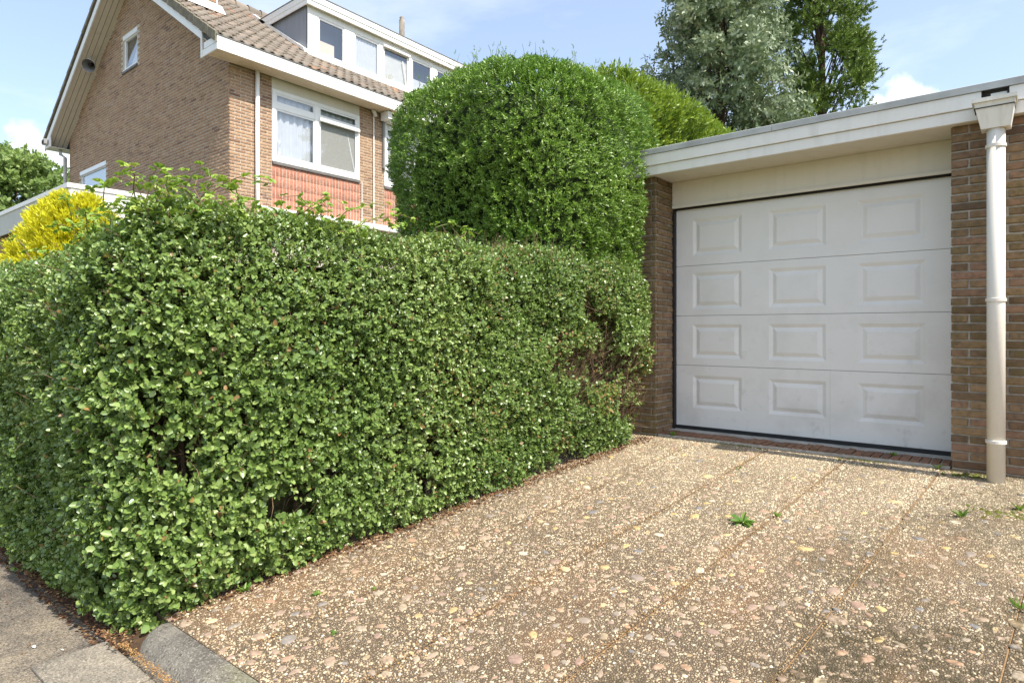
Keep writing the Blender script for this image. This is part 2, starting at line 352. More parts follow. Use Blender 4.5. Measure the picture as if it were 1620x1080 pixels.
def leaf_verts(base, d, n, L, W, fold=.25, curl=.1):
    d = unit(np.array(d, float)); n = np.array(n, float); n = unit(n-d*np.dot(n, d)); s = np.cross(d, n); base = np.array(base, float)
    def P(u, v, h): return base+d*u*L+s*v*W+n*(h*W)
    return [P(0, 0, 0), P(.28, -.5, fold), P(.74, -.43, fold-curl), P(1, 0, -curl*2), P(.74, .43, fold-curl), P(.28, .5, fold)]
LEAF_F = [(0, 3, 2, 1), (0, 5, 4, 3)]
def sprig(r, pairs, length, L, W, ang, quad=False, whorl=2, droop=0.):
    """a short shoot along +Z carrying leaves; returns verts, faces, leaf index per face"""
    V, F, K = [], [], []; li = 0
    for i in range(pairs):
        z = length*(i+.4)/pairs; a0 = i*math.pi/2+r.uniform(-.4, .4)
        for w in range(whorl):
            a = a0+2*math.pi*w/whorl+r.uniform(-.3, .3); e = ang*(1-.45*i/pairs)+r.uniform(-.25, .25)
            d = np.array((math.cos(a)*math.sin(e), math.sin(a)*math.sin(e), math.cos(e)-droop))
            n = np.array((-math.cos(a)*math.cos(e), -math.sin(a)*math.cos(e), math.sin(e)))+r.normal(0, .25, 3)
            sc = r.uniform(.75, 1.15); b = len(V)
            if quad:
                d = unit(d); n = unit(n-d*np.dot(n, d)); s = np.cross(d, n); p0 = np.array((0, 0, z))
                V += [p0, p0+d*L*sc*.5-s*W*.5, p0+d*L*sc, p0+d*L*sc*.5+s*W*.5]; F.append((b, b+1, b+2, b+3)); K.append(li)
            else:
                V += leaf_verts((0, 0, z), d, n, L*sc, W*sc, r.uniform(.1, .35), r.uniform(0, .15)); F += [tuple(b+j for j in f) for f in LEAF_F]; K += [li, li]
            li += 1
    return np.array(V), np.array(F), np.array(K)
def frames(D, r):
    D = unit(D); n = len(D); a = r.normal(size=(n, 3)); U = unit(np.cross(a, D)); W = np.cross(D, U)
    return np.stack([U, W, D], -1)                                    # columns = local axes
def scatter(templates, P, D, S, r):
    """instance sprigs as one mesh; returns V, F, per-face leaf random, per-face sprig random, sprig index"""
    n = len(P); which = r.integers(0, len(templates), n); Vs, Fs, Rn, Gp, Ix = [], [], [], [], []; off = 0; fr = frames(D, r); g = r.random(n)
    for k, (tv, tf, tk) in enumerate(templates):
        idx = np.where(which == k)[0]
        if not len(idx): continue
        v = np.einsum('nij,vj->nvi', fr[idx], tv)*S[idx, None, None]+P[idx, None, :]
        f = tf[None]+(np.arange(len(idx))*len(tv))[:, None, None]+off; off += v.shape[0]*v.shape[1]
        lr = r.random((len(idx), tk.max()+1))
        Vs.append(v.reshape(-1, 3)); Fs.append(f.reshape(-1, tf.shape[1])); Rn.append(lr[:, tk].ravel()); Gp.append(np.repeat(g[idx], len(tf))); Ix.append(np.repeat(idx, len(tf)))
    return np.concatenate(Vs), np.concatenate(Fs), np.concatenate(Rn), np.concatenate(Gp), np.concatenate(Ix)
def thin_twigs(P, D, L, rad, r, m, name, parent, bend=.25):
    """many three-sided twigs as one mesh"""
    n = len(P); D = unit(D); fr = frames(D, r); ang = np.array([0, 2.094, 4.189]); V = np.zeros((n, 9, 3))
    mid = P+D*L[:, None]*.5+r.normal(size=(n, 3))*(L*bend*.4)[:, None]; end = P+D*L[:, None]
    for j, (c, q) in enumerate(((P, 1.), (mid, .8), (end, .45))):
        for k in range(3):
            V[:, j*3+k] = c+(fr[:, :, 0]*math.cos(ang[k])+fr[:, :, 1]*math.sin(ang[k]))*(rad*q)[:, None]
    f = np.array([(j*3+k, j*3+(k+1) % 3, (j+1)*3+(k+1) % 3, (j+1)*3+k) for j in (0, 1) for k in range(3)])
    F = (f[None]+(np.arange(n)*9)[:, None, None]).reshape(-1, 4)
    return link(name, np_mesh(name, V.reshape(-1, 3), F, m), parent, 'stuff')

# bricks
def brick_mesh(name, L, H, D, m, seed, rough=.0025):
    r = np.random.default_rng(seed); e = .005; mb = MB(); j = lambda s: r.normal(0, s)
    x, z = L/2, H/2
    vs = [(-x, D, -z), (x, D, -z), (x, D, z), (-x, D, z)]
    vs += [(a*x+j(rough), .004+abs(j(.001)), b*z+j(rough*.6)) for a, b in ((-1, -1), (1, -1), (1, 1), (-1, 1))]
    vs += [(a*(x-e)+j(rough), j(.0012), b*(z-e)+j(rough*.6)) for a, b in ((-1, -1), (1, -1), (1, 1), (-1, 1))]
    fs = [(8, 9, 10, 11)]+[(4+i, 4+(i+1) % 4, 8+(i+1) % 4, 8+i) for i in range(4)]+[(i, (i+1) % 4, 4+(i+1) % 4, 4+i) for i in range(4)]
    return mb.add(vs, fs).mesh(name, m)
def brick_layout(u0, u1, z0, z1, course, L, joint, flip=False, keep=None):
    out = []; i = 0; z = z0
    while z+course <= z1+course*.6:
        h = min(course-joint, z1-z-joint*.5)
        if h > .02:
            off = (L/2 if (i % 2) ^ flip else 0); u = u0-off
            while u < u1-.01:
                a, b = max(u, u0), min(u+L, u1)
                if b-a > .035 and (keep is None or keep((a+b)/2, z+course/2)): out.append(((a+b)/2, z+course/2, b-a-joint, h))
                u += L
        z += course; i += 1
    return out
BRK = {}
def brick_objects(parent, layout, place, rotz, m, prefix):
    """one object per brick; alike bricks share mesh data"""
    for u, z, L, h in layout:
        key = (prefix, round(L, 2), round(h, 2), random.randrange(5))
        if key not in BRK: BRK[key] = brick_mesh('brick', L, h, .03, m, hash(key[1:]) % 9999)
        o = bpy.data.objects.new('brick', BRK[key]); COL.objects.link(o); o.parent = parent
        p = place(u, z); o.location = (p[0], p[1], p[2]); o.rotation_euler = (random.gauss(0, .004), random.gauss(0, .003), rotz)
def brick_stuff(name, parent, layout, place, rotz, m, seed, depth=.02, jit=.0015):
    """far or out-of-view bricks: real boxes joined in one part"""
    r = np.random.default_rng(seed); n = len(layout); A = np.array(layout); e = .004
    sx = np.array([-1, 1, 1, -1, -1, 1, 1, -1, -1, 1, 1, -1.])/2; sz = np.array([-1, -1, 1, 1]*3)/2.; yy = np.array([depth]*4+[.003]*4+[0.]*4); ins = np.array([0]*8+[e]*4)
    X = sx[None]*(A[:, 2:3]-2*ins[None]); Z = sz[None]*(A[:, 3:4]-2*ins[None]); Yl = np.tile(yy, (n, 1))+r.normal(0, jit, (n, 1))
    X += r.normal(0, .0012, X.shape)
    c, s = math.cos(rotz), math.sin(rotz); base = np.array([place(u, z) for u, z, _, _ in layout])
    V = np.stack([X*c-Yl*s, X*s+Yl*c, Z], -1)+base[:, None, :]
    f = np.array([(8, 9, 10, 11)]+[(4+i, 4+(i+1) % 4, 8+(i+1) % 4, 8+i) for i in range(4)]+[(i, (i+1) % 4, 4+(i+1) % 4, 4+i) for i in range(4)])
    F = (f[None]+(np.arange(n)*12)[:, None, None]).reshape(-1, 4)
    rn = np.repeat(np.clip(r.normal(.5, .18, n), 0, 1), len(f))
    return link(name, np_mesh(name, V.reshape(-1, 3), F, m, {'rnd': rn}), parent, 'stuff')

# ---------------------------------------------------------------- ground, pavement, driveway
YF, YD = 5.451, 5.853                     # garage front plane, door plane
def gz(y): return -.06-.09*(YF-y)         # the drive climbs to the garage
MB().quad((-900, -900, -.62), (900, -900, -.62), (900, 900, -.62), (-900, 900, -.62)).build('ground', 'garden_ground', kind='structure')
PZ = -.515
MB().quad((-40, -9, PZ), (40, -9, PZ), (40, 1.30, PZ), (-40, 1.30, PZ)).build('pavement', 'pavement_asphalt', kind='structure')
# soil under the hedge and along the kerbless strip
g = MB(); xs = np.linspace(-11, -2.45, 40); ys = np.concatenate([[1.085], np.linspace(1.12, 5.9, 30)])
for y in ys:
    for x in xs:
        yy = y if x < -3.10 else max(y, 1.29)
        z = PZ+.004 if yy < 1.1 else (PZ+.004+(gz(yy)-.045-PZ)*min(1, max(0, (yy-1.12)/.16)))+random.uniform(0, .02)
        g.v.append((x, yy, z))
nx = len(xs)
g.f = [(j*nx+i, j*nx+i+1, (j+1)*nx+i+1, (j+1)*nx+i) for j in range(len(ys)-1) for i in range(nx-1)]
g.build('soil_bed', 'soil', kind='structure', smooth=True)
drive = bpy.data.objects.new('driveway', MB().prism([(1.26, -.7), (5.95, -.7), (5.95, gz(5.95)-.008), (1.26, gz(1.26)-.008)], 'x', -2.9, 3.2).mesh('driveway', 'joint_fill')); COL.objects.link(drive); drive['kind'] = 'structure'
SK = math.tan(R(4.4))                      # the slab rows run slightly skew to the garage
def skew(u, y): return u+SK*(y-5.45)
S_ = .60; slabs = {}
for ci in range(-2, 7):
    u0 = -1.655+(ci-0)*S_ if False else -3.465+ci*S_+.0
    for rj in range(0, 8):
        y1 = 5.445-rj*S_; y0 = max(y1-S_, 1.285)
        if y1 < 1.4: continue
        gap = .004; gy_ = .0006; ua, ub = u0+gap, u0+S_-gap; ya, yb = y0+gy_, y1-gy_
        if ub < -3.2: continue
        dz = random.uniform(-.0005, .0005); tx = random.uniform(-.0004, .0004); pts = []
        nn = 5
        top = []
        for a in range(nn):
            for b in range(nn):
                u = ua+(ub-ua)*a/(nn-1); y = ya+(yb-ya)*b/(nn-1); ed = (.0025 if a in (0, nn-1) else 0)
                top.append((skew(u, y), y, gz(y)+dz+tx*(a-2)-ed))
        mb = MB(); mb.add(top, [(a*nn+b, (a+1)*nn+b, (a+1)*nn+b+1, a*nn+b+1) for a in range(nn-1) for b in range(nn-1)])
        rim = [a*nn for a in range(nn)]+[(nn-1)*nn+b for b in range(1, nn)]+[a*nn+nn-1 for a in range(nn-2, -1, -1)]+[b for b in range(nn-2, 0, -1)]
        low = [(top[i][0], top[i][1], top[i][2]-.05) for i in rim]; base = len(mb.v); mb.v += low; q = len(rim)
        mb.f += [(rim[i], base+i, base+(i+1) % q, rim[(i+1) % q]) for i in range(q)]
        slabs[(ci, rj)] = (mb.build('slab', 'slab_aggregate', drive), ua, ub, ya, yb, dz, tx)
def slab_at(x, y):
    u = x-SK*(y-5.45)
    for k, s in slabs.items():
        if s[1]+.004 < u < s[2]-.004 and s[3]+.004 < y < s[4]-.004: return s, gz(y)+s[5]+s[6]*((u-s[1])/(s[2]-s[1])*4-2)
    return None, None
# big pebbles set in the slabs: the ones that show largest are objects, the rest one mesh
def pebble_template(r, n=8):
    a = np.sort(r.uniform(0, 2*math.pi, n)+np.arange(n)*0) if False else (np.arange(n)+r.uniform(-.3, .3, n))*2*math.pi/n
    ex = r.uniform(.42, .75); rad = r.uniform(.85, 1.1, n)
    ring = np.stack([np.cos(a)*rad, np.sin(a)*rad*ex, np.full(n, -.25)], 1); ring2 = ring*np.array([.82, .82, 0])+np.array([0, 0, .16]); top = ring*np.array([.45, .45, 0])+np.array([0, 0, .22])
    return np.concatenate([ring, ring2, top])
PEB = [pebble_template(np.random.default_rng(100+i)) for i in range(8)]
pf = [(i, (i+1) % 8, 8+(i+1) % 8, 8+i) for i in range(8)]+[(8+i, 8+(i+1) % 8, 16+(i+1) % 8, 16+i) for i in range(8)]+[tuple(range(16, 24))]
peb_me = [MB().add(p, pf).mesh('stone', 'pebble', True) for p in PEB]
tries = []; r2 = np.random.default_rng(21)
pts = np.zeros((0, 2)); rad = np.zeros(0)
while len(pts) < 2300:
    x, y = r2.uniform(-3.25, .9), r2.uniform(1.3, 5.4); s = r2.choice([.016, .023, .031, .042], p=[.30, .36, .24, .10])*r2.uniform(.85, 1.2)
    if len(pts) and (np.hypot(pts[:, 0]-x, pts[:, 1]-y) < (rad+s)*1.05).any(): continue
    pts = np.vstack([pts, (x, y)]); rad = np.append(rad, s)
cc, ss = math.cos(YAW), math.sin(YAW)
dep = -ss*pts[:, 0]+cc*pts[:, 1]; lat = cc*pts[:, 0]+ss*pts[:, 1]
vis = (np.abs(lat/dep) < .83) & (dep > 1.5) & (((.93-np.array([gz(y) for y in pts[:, 1]]))/dep) < .57)
score = np.where(vis, rad/dep**1.5, 0); order = np.argsort(-score); PV, PF_, PR = [], [], []; nb = 0
for rank, i in enumerate(order):
    s, z = slab_at(*pts[i])
    if s is None: continue
    a = r2.uniform(0, 6.28)
    if nb < 290:
        o = bpy.data.objects.new('stone', peb_me[r2.integers(8)]); COL.objects.link(o); o.parent = s[0]
        o.location = (pts[i][0], pts[i][1], z); o.rotation_euler = (-math.atan(.09)*0, 0, a); o.scale = (rad[i], rad[i], rad[i]*.55); nb += 1
    else:
        p = PEB[r2.integers(8)]*rad[i]; c, s_ = math.cos(a), math.sin(a); b = sum(len(v) for v in PV)
        PV.append(np.stack([p[:, 0]*c-p[:, 1]*s_+pts[i][0], p[:, 0]*s_+p[:, 1]*c+pts[i][1], p[:, 2]*.55+z], 1))
        PF_.append(np.array([f for f in pf if len(f) == 4]+[(16, 17, 18, 19), (16, 19, 20, 23), (20, 21, 22, 23)])+b); PR.append(np.full(19, r2.random()))
link('small_stones', np_mesh('small_stones', np.concatenate(PV), np.concatenate(PF_), 'pebble_mesh', {'rnd': np.concatenate(PR)}, True), drive, 'stuff')
# white quartz chips, too many to count
def chips():
    r = np.random.default_rng(5); n = 62000
    y = 1.29+(5.43-1.29)*r.random(n)**1.1; x = r.uniform(-3.3, .75, n)
    d = -ss*x+cc*y; l = cc*x+ss*y; zz = -.06-.09*(YF-y)
    ok = (np.abs(l/d) < .9) & ((.93-zz)/d < .62) & (d > 1.2)
    u = x-SK*(y-5.45); uu = ((u+3.465) % S_); yy = ((5.445-y) % S_)
    ok &= (uu > .008) & (uu < S_-.008) & (yy > .004) & (yy < S_-.004) & (u > -3.2+.02)
    # patches worn bare of chips
    P = np.stack([x, y, zz], 1); ok &= (vnoise(P, 3.0, 3)*.6+r.random(n)*.55 < .78)
    P = P[ok]; n = len(P); sidx = np.zeros(n)
    for (ci, rj), s in slabs.items():
        m = (x[ok]-SK*(P[:, 1]-5.45) > s[1]) & (x[ok]-SK*(P[:, 1]-5.45) < s[2]) & (P[:, 1] > s[3]) & (P[:, 1] < s[4]); P[m, 2] += s[5]+s[6]*((x[ok][m]-SK*(P[m, 1]-5.45)-s[1])/(s[2]-s[1])*4-2); sidx[m] = 1
    P = P[sidx > 0]; n = len(P)
    a = r.uniform(0, 6.28, n); sz = r.choice([.0040, .0055, .0075], n, p=[.45, .4, .15])*r.uniform(.8, 1.3, n); el = r.uniform(.55, 1., n)
    k = np.arange(4); ang = k*math.pi/2+r.uniform(-.45, .45, (n, 4)); lx = np.cos(ang)*sz[:, None]*1.08; ly = np.sin(ang)*(sz*el)[:, None]*1.08
    X = lx*np.cos(a)[:, None]-ly*np.sin(a)[:, None]; Y = lx*np.sin(a)[:, None]+ly*np.cos(a)[:, None]
    V = np.zeros((n, 8, 3)); V[:, :4, 0] = X; V[:, :4, 1] = Y; V[:, :4, 2] = -.002; V[:, 4:, 0] = X*.62; V[:, 4:, 1] = Y*.62; V[:, 4:, 2] = (sz*r.uniform(.25, .5, n))[:, None]+r.normal(0, .0004, (n, 4))
    V += P[:, None, :]
    f = np.array([(i, (i+1) % 4, 4+(i+1) % 4, 4+i) for i in range(4)]+[(4, 5, 6, 7)])
    F = (f[None]+(np.arange(n)*8)[:, None, None]).reshape(-1, 4)
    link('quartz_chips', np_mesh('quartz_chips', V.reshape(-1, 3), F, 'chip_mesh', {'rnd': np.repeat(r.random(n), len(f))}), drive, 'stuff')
chips()
# kerb with rounded nose, in one-metre stones, rounded at the hedge end
kerb = bpy.data.objects.new('kerb', MB().box(-2.9, 3.2, 1.14, 1.25, -.66, -.56).mesh('kerb', 'concrete')); COL.objects.link(kerb); kerb['kind'] = 'structure'
def kerb_prof(s):
    zt = gz(1.27)+.004; zb = PZ-.03; pts = [(1.28, zt), (1.24, zt+.002), (1.205, zt-.006), (1.17, zt-.022), (1.14, zt-.046), (1.118, zt-.075), (1.11, zb)]
    return [(1.28-(1.28-y)*s, z if s > .99 else zb+(z-zb)*min(1, .25+s)) for y, z in pts]
xk = -3.17
for i in range(6):
    x0, x1 = xk+i*1.0, xk+(i+1)*1.0-.006
    xs_ = [x0, x0+.03, x0+.07, x0+.13, x0+.25, x1] if i == 0 else [x0, x0+.01, x1-.01, x1]
    sc_ = [.35, .62, .82, .95, 1., 1.] if i == 0 else [.98, 1., 1., .98]
    mb = MB(); n = 7
    for x, s in zip(xs_, sc_): mb.v += [(x, y, z) for y, z in kerb_prof(s)]
    mb.f = [(j*n+k, j*n+k+1, (j+1)*n+k+1, (j+1)*n+k) for j in range(len(xs_)-1) for k in range(n-1)]+[tuple(range(n-1, -1, -1)), tuple((len(xs_)-1)*n+k for k in range(n))]
    mb.build('kerb_stone', 'kerb_concrete', kerb, smooth=True)
# row of flat concrete pavers in front of the kerb
edging = bpy.data.objects.new('paving_strip', MB().box(-3.4, 3.2, .78, 1.09, -.6, PZ-.01).mesh('paving_strip', 'concrete')); COL.objects.link(edging); edging['kind'] = 'structure'
for i in range(13):
    x0 = -3.30+i*.5; dz = random.uniform(-.003, .003); g = .006
    MB().box(x0+g, x0+.5-g, .80+random.uniform(-.006, .006), 1.085, PZ-.03, PZ+.012+dz).build('paver', 'paver_concrete', edging, bevel=.006)

# ---------------------------------------------------------------- garage
gar = thing('garage', 'flat-roofed brick garage with white panelled sectional door at the end of the drive', 'garage', (-1.55, 8.0, -.06))
XL, XR = -2.69, -.418                     # opening
ZS = 2.372                                # fascia bottom
wl_ = MB().box(-2.955, XL-.013, YF+.013, YD+.1, -.2, ZS+.02).build('wall', 'mortar', gar)
wr_ = MB().box(XR+.013, 2.2, YF+.013, YD+.1, -.2, ZS+.02).build('wall', 'mortar', gar)
CO, BL = .0605, .215
lay = brick_layout(XR, .62, -.17, ZS, CO, BL, .011)
brick_objects(wr_, lay, lambda u, z: (u, YF, z), 0, 'brick_garage', 'g')
brick_stuff('bricks', wr_, brick_layout(.63, 2.2, -.17, ZS, CO, BL, .011), lambda u, z: (u, YF, z), 0, 'brick_garage_mesh', 3)
brick_objects(wl_, brick_layout(-2.955, XL, -.17, ZS, CO, BL, .011, True), lambda u, z: (u, YF, z), 0, 'brick_garage', 'g')
brick_objects(wl_, brick_layout(YF+.034, YD-.02, -.11, ZS, CO, BL, .011), lambda u, z: (XL, u, z), R(90), 'brick_garage', 'g')
# body behind the front: side and rear walls
side = MB().box(-2.955, -2.75, YD+.1, 10.8, -.3, ZS+.1).box(2.0, 2.2, YD+.1, 10.8, -.3, ZS+.1).box(-2.75, 2.0, 10.6, 10.8, -.3, ZS+.1).build('wall', 'mortar', gar)
brick_stuff('bricks', side, brick_layout(-10.8, -YF-.03, -.3, ZS+.1, CO, BL, .011), lambda u, z: (-2.969, -u, z), R(-90), 'brick_garage_mesh', 4)
# roof
roof = MB().box(-3.03, 2.35, 5.40, 10.9, ZS+.012, 2.56).build('roof', 'bitumen', gar)
box('soffit', 'lintel_cream', gar, -3.03, 2.35, 5.40, YD+.05, ZS-.002, ZS+.010)
FY = 5.352; XH0, XH1 = -.235, -.085       # spout hole in the fascia above the hopper
box('fascia_board', 'fascia_white', roof, -3.05, 2.37, FY+.012, FY+.04, ZS-.006, 2.449, .003)
box('fascia_board', 'fascia_white', roof, -3.055, XH0, FY-.004, FY+.036, 2.4515, 2.551, .003)
box('fascia_board', 'fascia_white', roof, XH1, 2.375, FY-.004, FY+.036, 2.4515, 2.551, .003)
box('fascia_board', 'fascia_white', roof, -3.052, -3.03, FY+.045, 10.9, ZS-.004, 2.55, .003)
for a, b in ((-3.06, -1.61), (-1.607, 0.0), (.003, 2.38)):
    MB().prism([(FY-.016, 2.5525), (FY-.016, 2.600), (FY-.004, 2.606), (FY+.15, 2.606), (FY+.15, 2.575), (FY-.002, 2.575), (FY-.002, 2.5525)], 'x', a, b).build('edge_trim', 'metal_trim', roof)
box('edge_trim', 'metal_trim', roof, -3.063, -3.045, FY+.01, 10.9, 2.553, 2.606)
# spout box behind the hole
MB().box(XH0, XH0+.008, FY, FY+.14, 2.455, 2.551).box(XH1-.008, XH1, FY, FY+.14, 2.455, 2.551).box(XH0+.008, XH1-.008, FY+.12, FY+.14, 2.455, 2.551).build('spout', 'dark_gap', roof)
box('spout_sky_piece', 'house_white', roof, XH0+.05, XH1-.012, FY+.02, FY+.118, 2.485, 2.53)  # white piece put in for the bright sky showing through the hole
# hopper and downpipe
px, py = -.154, 5.285
hp = MB(); zt, zb = 2.442, 2.262
tp = [(px-.118, 5.185), (px+.105, 5.185), (px+.105, FY+.008), (px-.118, FY+.008)]; bt = [(px-.078, 5.225), (px+.078, 5.225), (px+.078, FY-.004), (px-.078, FY-.004)]
hp.add([(*p, zb) for p in bt]+[(*p, zt) for p in tp], [(0, 3, 2, 1), (0, 1, 5, 4), (1, 2, 6, 5), (2, 3, 7, 6), (3, 0, 4, 7)])
hop = hp.build('rain_hopper', 'hopper_white', gar)
mb = MB(); t0, t1 = px-.126, px+.113
mb.box(t0, t1, 5.176, 5.186, zt-.012, zt+.014).box(t0, t0+.01, 5.186, FY-.006, zt-.012, zt+.014).box(t1-.01, t1, 5.186, FY-.006, zt-.012, zt+.014).build('rim', 'hopper_white', hop)
MB().box(t0+.012, t1-.012, 5.19, FY-.008, zt-.05, zt-.045).build('hopper_inside', 'dark_gap', hop)
gp = -.072
dp = MB().tube([(px, py, gp-.02), (px, py, zb+.01)], .0505, 24).build('downpipe', 'pipe_white', gar, smooth=False)
for p in dp.data.polygons: p.use_smooth = len(p.vertices) == 4
for z in (.19, 1.13, 2.15):
    MB().tube([(px, py, z-.012), (px, py, z-.010), (px, py, z+.010), (px, py, z+.012)], [.0525, .0575, .0575, .0525], 24).build('socket', 'pipe_white', dp)
for z in (.17, 2.13):
    MB().box(px-.012, px+.012, py+.05, YF+.004, z-.01, z+.01).build('bracket', 'grey_metal', dp)
# lintel panel over the door, frame, gap
box('lintel_panel', 'lintel_cream', gar, XL+.004, XR+.2, YD-.06, YD-.03, 2.127, ZS-.004)
MB().box(XL+.004, XR+.2, YD-.075, YD-.06, 2.112, 2.142).build('lintel_trim', 'lintel_cream', gar, bevel=.003)
box('door_backing', 'dark_gap', gar, XL-.03, XR+.25, YD+.045, YD+.06, -.05, 2.3)
box('side_seal', 'rubber', gar, XL+.002, XL+.020, YD-.045, YD+.03, -.03, 2.11)
box('head_seal', 'dark_gap', gar, XL+.02, XR+.2, YD-.035, YD-.005, 2.1, 2.118)
# sectional door: four sections, three raised panels each
X0, X1 = -2.676, -.36
cols = [(-2.503, -2.032), (-1.791, -1.318), (-1.078, -.606)]
for (z0, z1), (p0, p1) in zip(((.004, .588), (.5915, 1.0675), (1.071, 1.5505), (1.554, 2.116)), ((.177, .495), (.661, .985), (1.132, 1.481), (1.646, 1.999))):
    bx = [X0]+[v for c in cols for v in c]+[X1]; bz = [z0, p0, p1, z1]; mb = MB()
    for i in range(7):
        for j in range(3):
            if i % 2 == 1 and j == 1: continue
            mb.quad((bx[i], YD, bz[j]), (bx[i+1], YD, bz[j]), (bx[i+1], YD, bz[j+1]), (bx[i], YD, bz[j+1]))
    e = .006
    mb.quad((X0, YD, z1), (X1, YD, z1), (X1, YD+.04, z1-.002), (X0, YD+.04, z1-.002)).quad((X0, YD+.04, z0), (X1, YD+.04, z0), (X1, YD, z0), (X0, YD, z0))
    mb.quad((X0, YD, z0), (X0, YD, z1), (X0, YD+.04, z1), (X0, YD+.04, z0)).quad((X1, YD+.04, z0), (X1, YD+.04, z1), (X1, YD, z1), (X1, YD, z0))
    sec = mb.build('door_section', 'door_white', gar)
    for a, b in cols:
        prof = [(0, 0), (.004, .001), (.030, .013), (.036, .013), (.066, .001), (.070, 0.)]; pm = MB()
        for ins, dy in prof: pm.v += [(a+ins, YD+dy, p0+ins), (b-ins, YD+dy, p0+ins), (b-ins, YD+dy, p1-ins), (a+ins, YD+dy, p1-ins)]
        for k in range(len(prof)-1): pm.f += [(k*4+i, k*4+(i+1) % 4, k*4+4+(i+1) % 4, k*4+4+i) for i in range(4)]
        k = len(prof)*4-4; pm.f.append((k, k+1, k+2, k+3)); pm.build('raised_panel', 'door_white', sec)
MB().box(-1.2875, -1.2855, YD-.0012, YD+.002, .03, .585).build('crease', 'panel_grey', gar)
box('bottom_seal', 'rubber', gar, X0, X1, YD-.006, YD+.03, -.030, .003)
# concrete sill and brick threshold
box('sill', 'concrete', gar, XL+.003, XR+.2, YD-.14, YD+.04, -.09, -.031)
thr = box('threshold', 'mortar', gar, XL+.003, XR-.003, YF+.03, YD-.142, -.12, -.045)
tb = [MB().box(-.026, .026, -.105, .105, -.05, .0).mesh('brick', 'threshold_brick') for _ in range(4)]
for mme in tb:
    for v in mme.vertices: v.co += Vector((random.gauss(0, .0025), random.gauss(0, .004), random.gauss(0, .0022)))
n = 36
for i in range(n):
    o = bpy.data.objects.new('brick', random.choice(tb)); COL.objects.link(o); o.parent = thr
    o.location = (XL+.03+(XR-XL-.06)*i/(n-1), YF+.150, -.033+random.gauss(0, .0025)); o.rotation_euler = (random.gauss(0, .012), random.gauss(0, .03), random.gauss(0, .012))

# ---------------------------------------------------------------- house
XH, YG, YV = -11.732, 5.927, 5.47
XLc, XM = -20.81, -16.27                   # left corner, ridge
SL = .66; XE = -11.27; ZE = 6.0            # roof slope, eave edge, soffit level
def roof_z(x): return 6.27+SL*((XE-x) if x > XM else (x-(2*XM-XE)))   # top of tiles
YEND = 15.0
house = thing('brick_house', 'brown brick house with tiled gable roof and long white dormer behind the hedge', 'house', (-16.3, 10, -.5))
def under(x): return roof_z(x)-.30
gwb = MB(); gy0, gy1 = YG+.006, YG+.25
def gpoly(x0, x1, zl, zh=None):
    """wall strip from zl up to zh or to the roof line"""
    f = (lambda x: under(x)) if zh is None else (lambda x: zh)
    xs_ = [x0]+([XM] if x0 < XM < x1 else [])+[x1]
    gwb.prism([(x0, zl), (x1, zl)]+[(x, f(x)) for x in xs_[::-1]], 'y', gy0, gy1)
xr = XH-.012
for x0, x1 in ((XLc, -19.94), (-18.08, -16.93), (-16.10, xr)): gpoly(x0, x1, -.6)
gpoly(-19.94, -18.08, -.6, 3.9); gpoly(-19.94, -18.08, 5.22); gpoly(-16.93, -16.10, -.6, 7.16); gpoly(-16.93, -16.10, 8.01)
gw = gwb.build('gable_wall', 'mortar_house', house)
CH, BH = .0625, .22
def keepg(u, z):
    if z > under(u)-.02: return False
    if -16.99 < u < -16.04 and 7.12 < z < 8.03: return False
    if -20.0 < u < -18.02 and z < 5.24: return False
    return True
brick_stuff('bricks', gw, brick_layout(XLc, XH, 2.6, 9.5, CH, BH, .014, keep=keepg), lambda u, z: (u, YG, z), 0, 'brick_house', 11)
W1, W2 = (6.80, 8.945), (9.66, 11.8)
fwb = MB()
for a, b in ((YG+.02, W1[0]), (W1[1], W2[0]), (W2[1], YEND)): fwb.box(XH-.25, XH-.006, a, b, -.6, ZE+.1)
for a, b in (W1, W2): fwb.box(XH-.25, XH-.006, a+.001, b-.001, -.6, 4.30).box(XH-.25, XH-.06, a+.001, b-.001, 5.78, ZE+.1)
fw = fwb.build('front_wall', 'mortar_house', house)
def keepf(u, z):
    for a, b in (W1, W2):
        if a-.08 < u < b+.08 and z > 3.3: return not (a < u < b)
    return True
for a, b in ((YG, W1[0]), (W1[1], W2[0]), (W2[1], YEND)):
    brick_stuff('bricks', fw, brick_layout(a, b, 2.9, ZE, CH, BH, .014), lambda u, z: (XH, u, z), R(90), 'brick_house', 12+int(a))
for a, b in (W1, W2):                      # red soldier-brick panel under the window
    nb_ = 27; wd = (b-a)/nb_; L_ = [(a+wd*(i+.5), 3.36+.225*(k+.5), wd-.017, .222) for i in range(nb_) for k in range(4)]
    brick_stuff('red_bricks', fw, L_, lambda u, z: (XH+.001, u, z), R(90), 'brick_red', 40+int(a), jit=.0006)
    MB().box(XH-.03, XH+.035, a, b, 4.262, 4.318).build('window_ledge', 'sill_slate', fw)
    MB().box(XH-.05, XH-.006, a, b, 5.778, ZE+.005).build('spandrel', 'lintel_cream', fw)
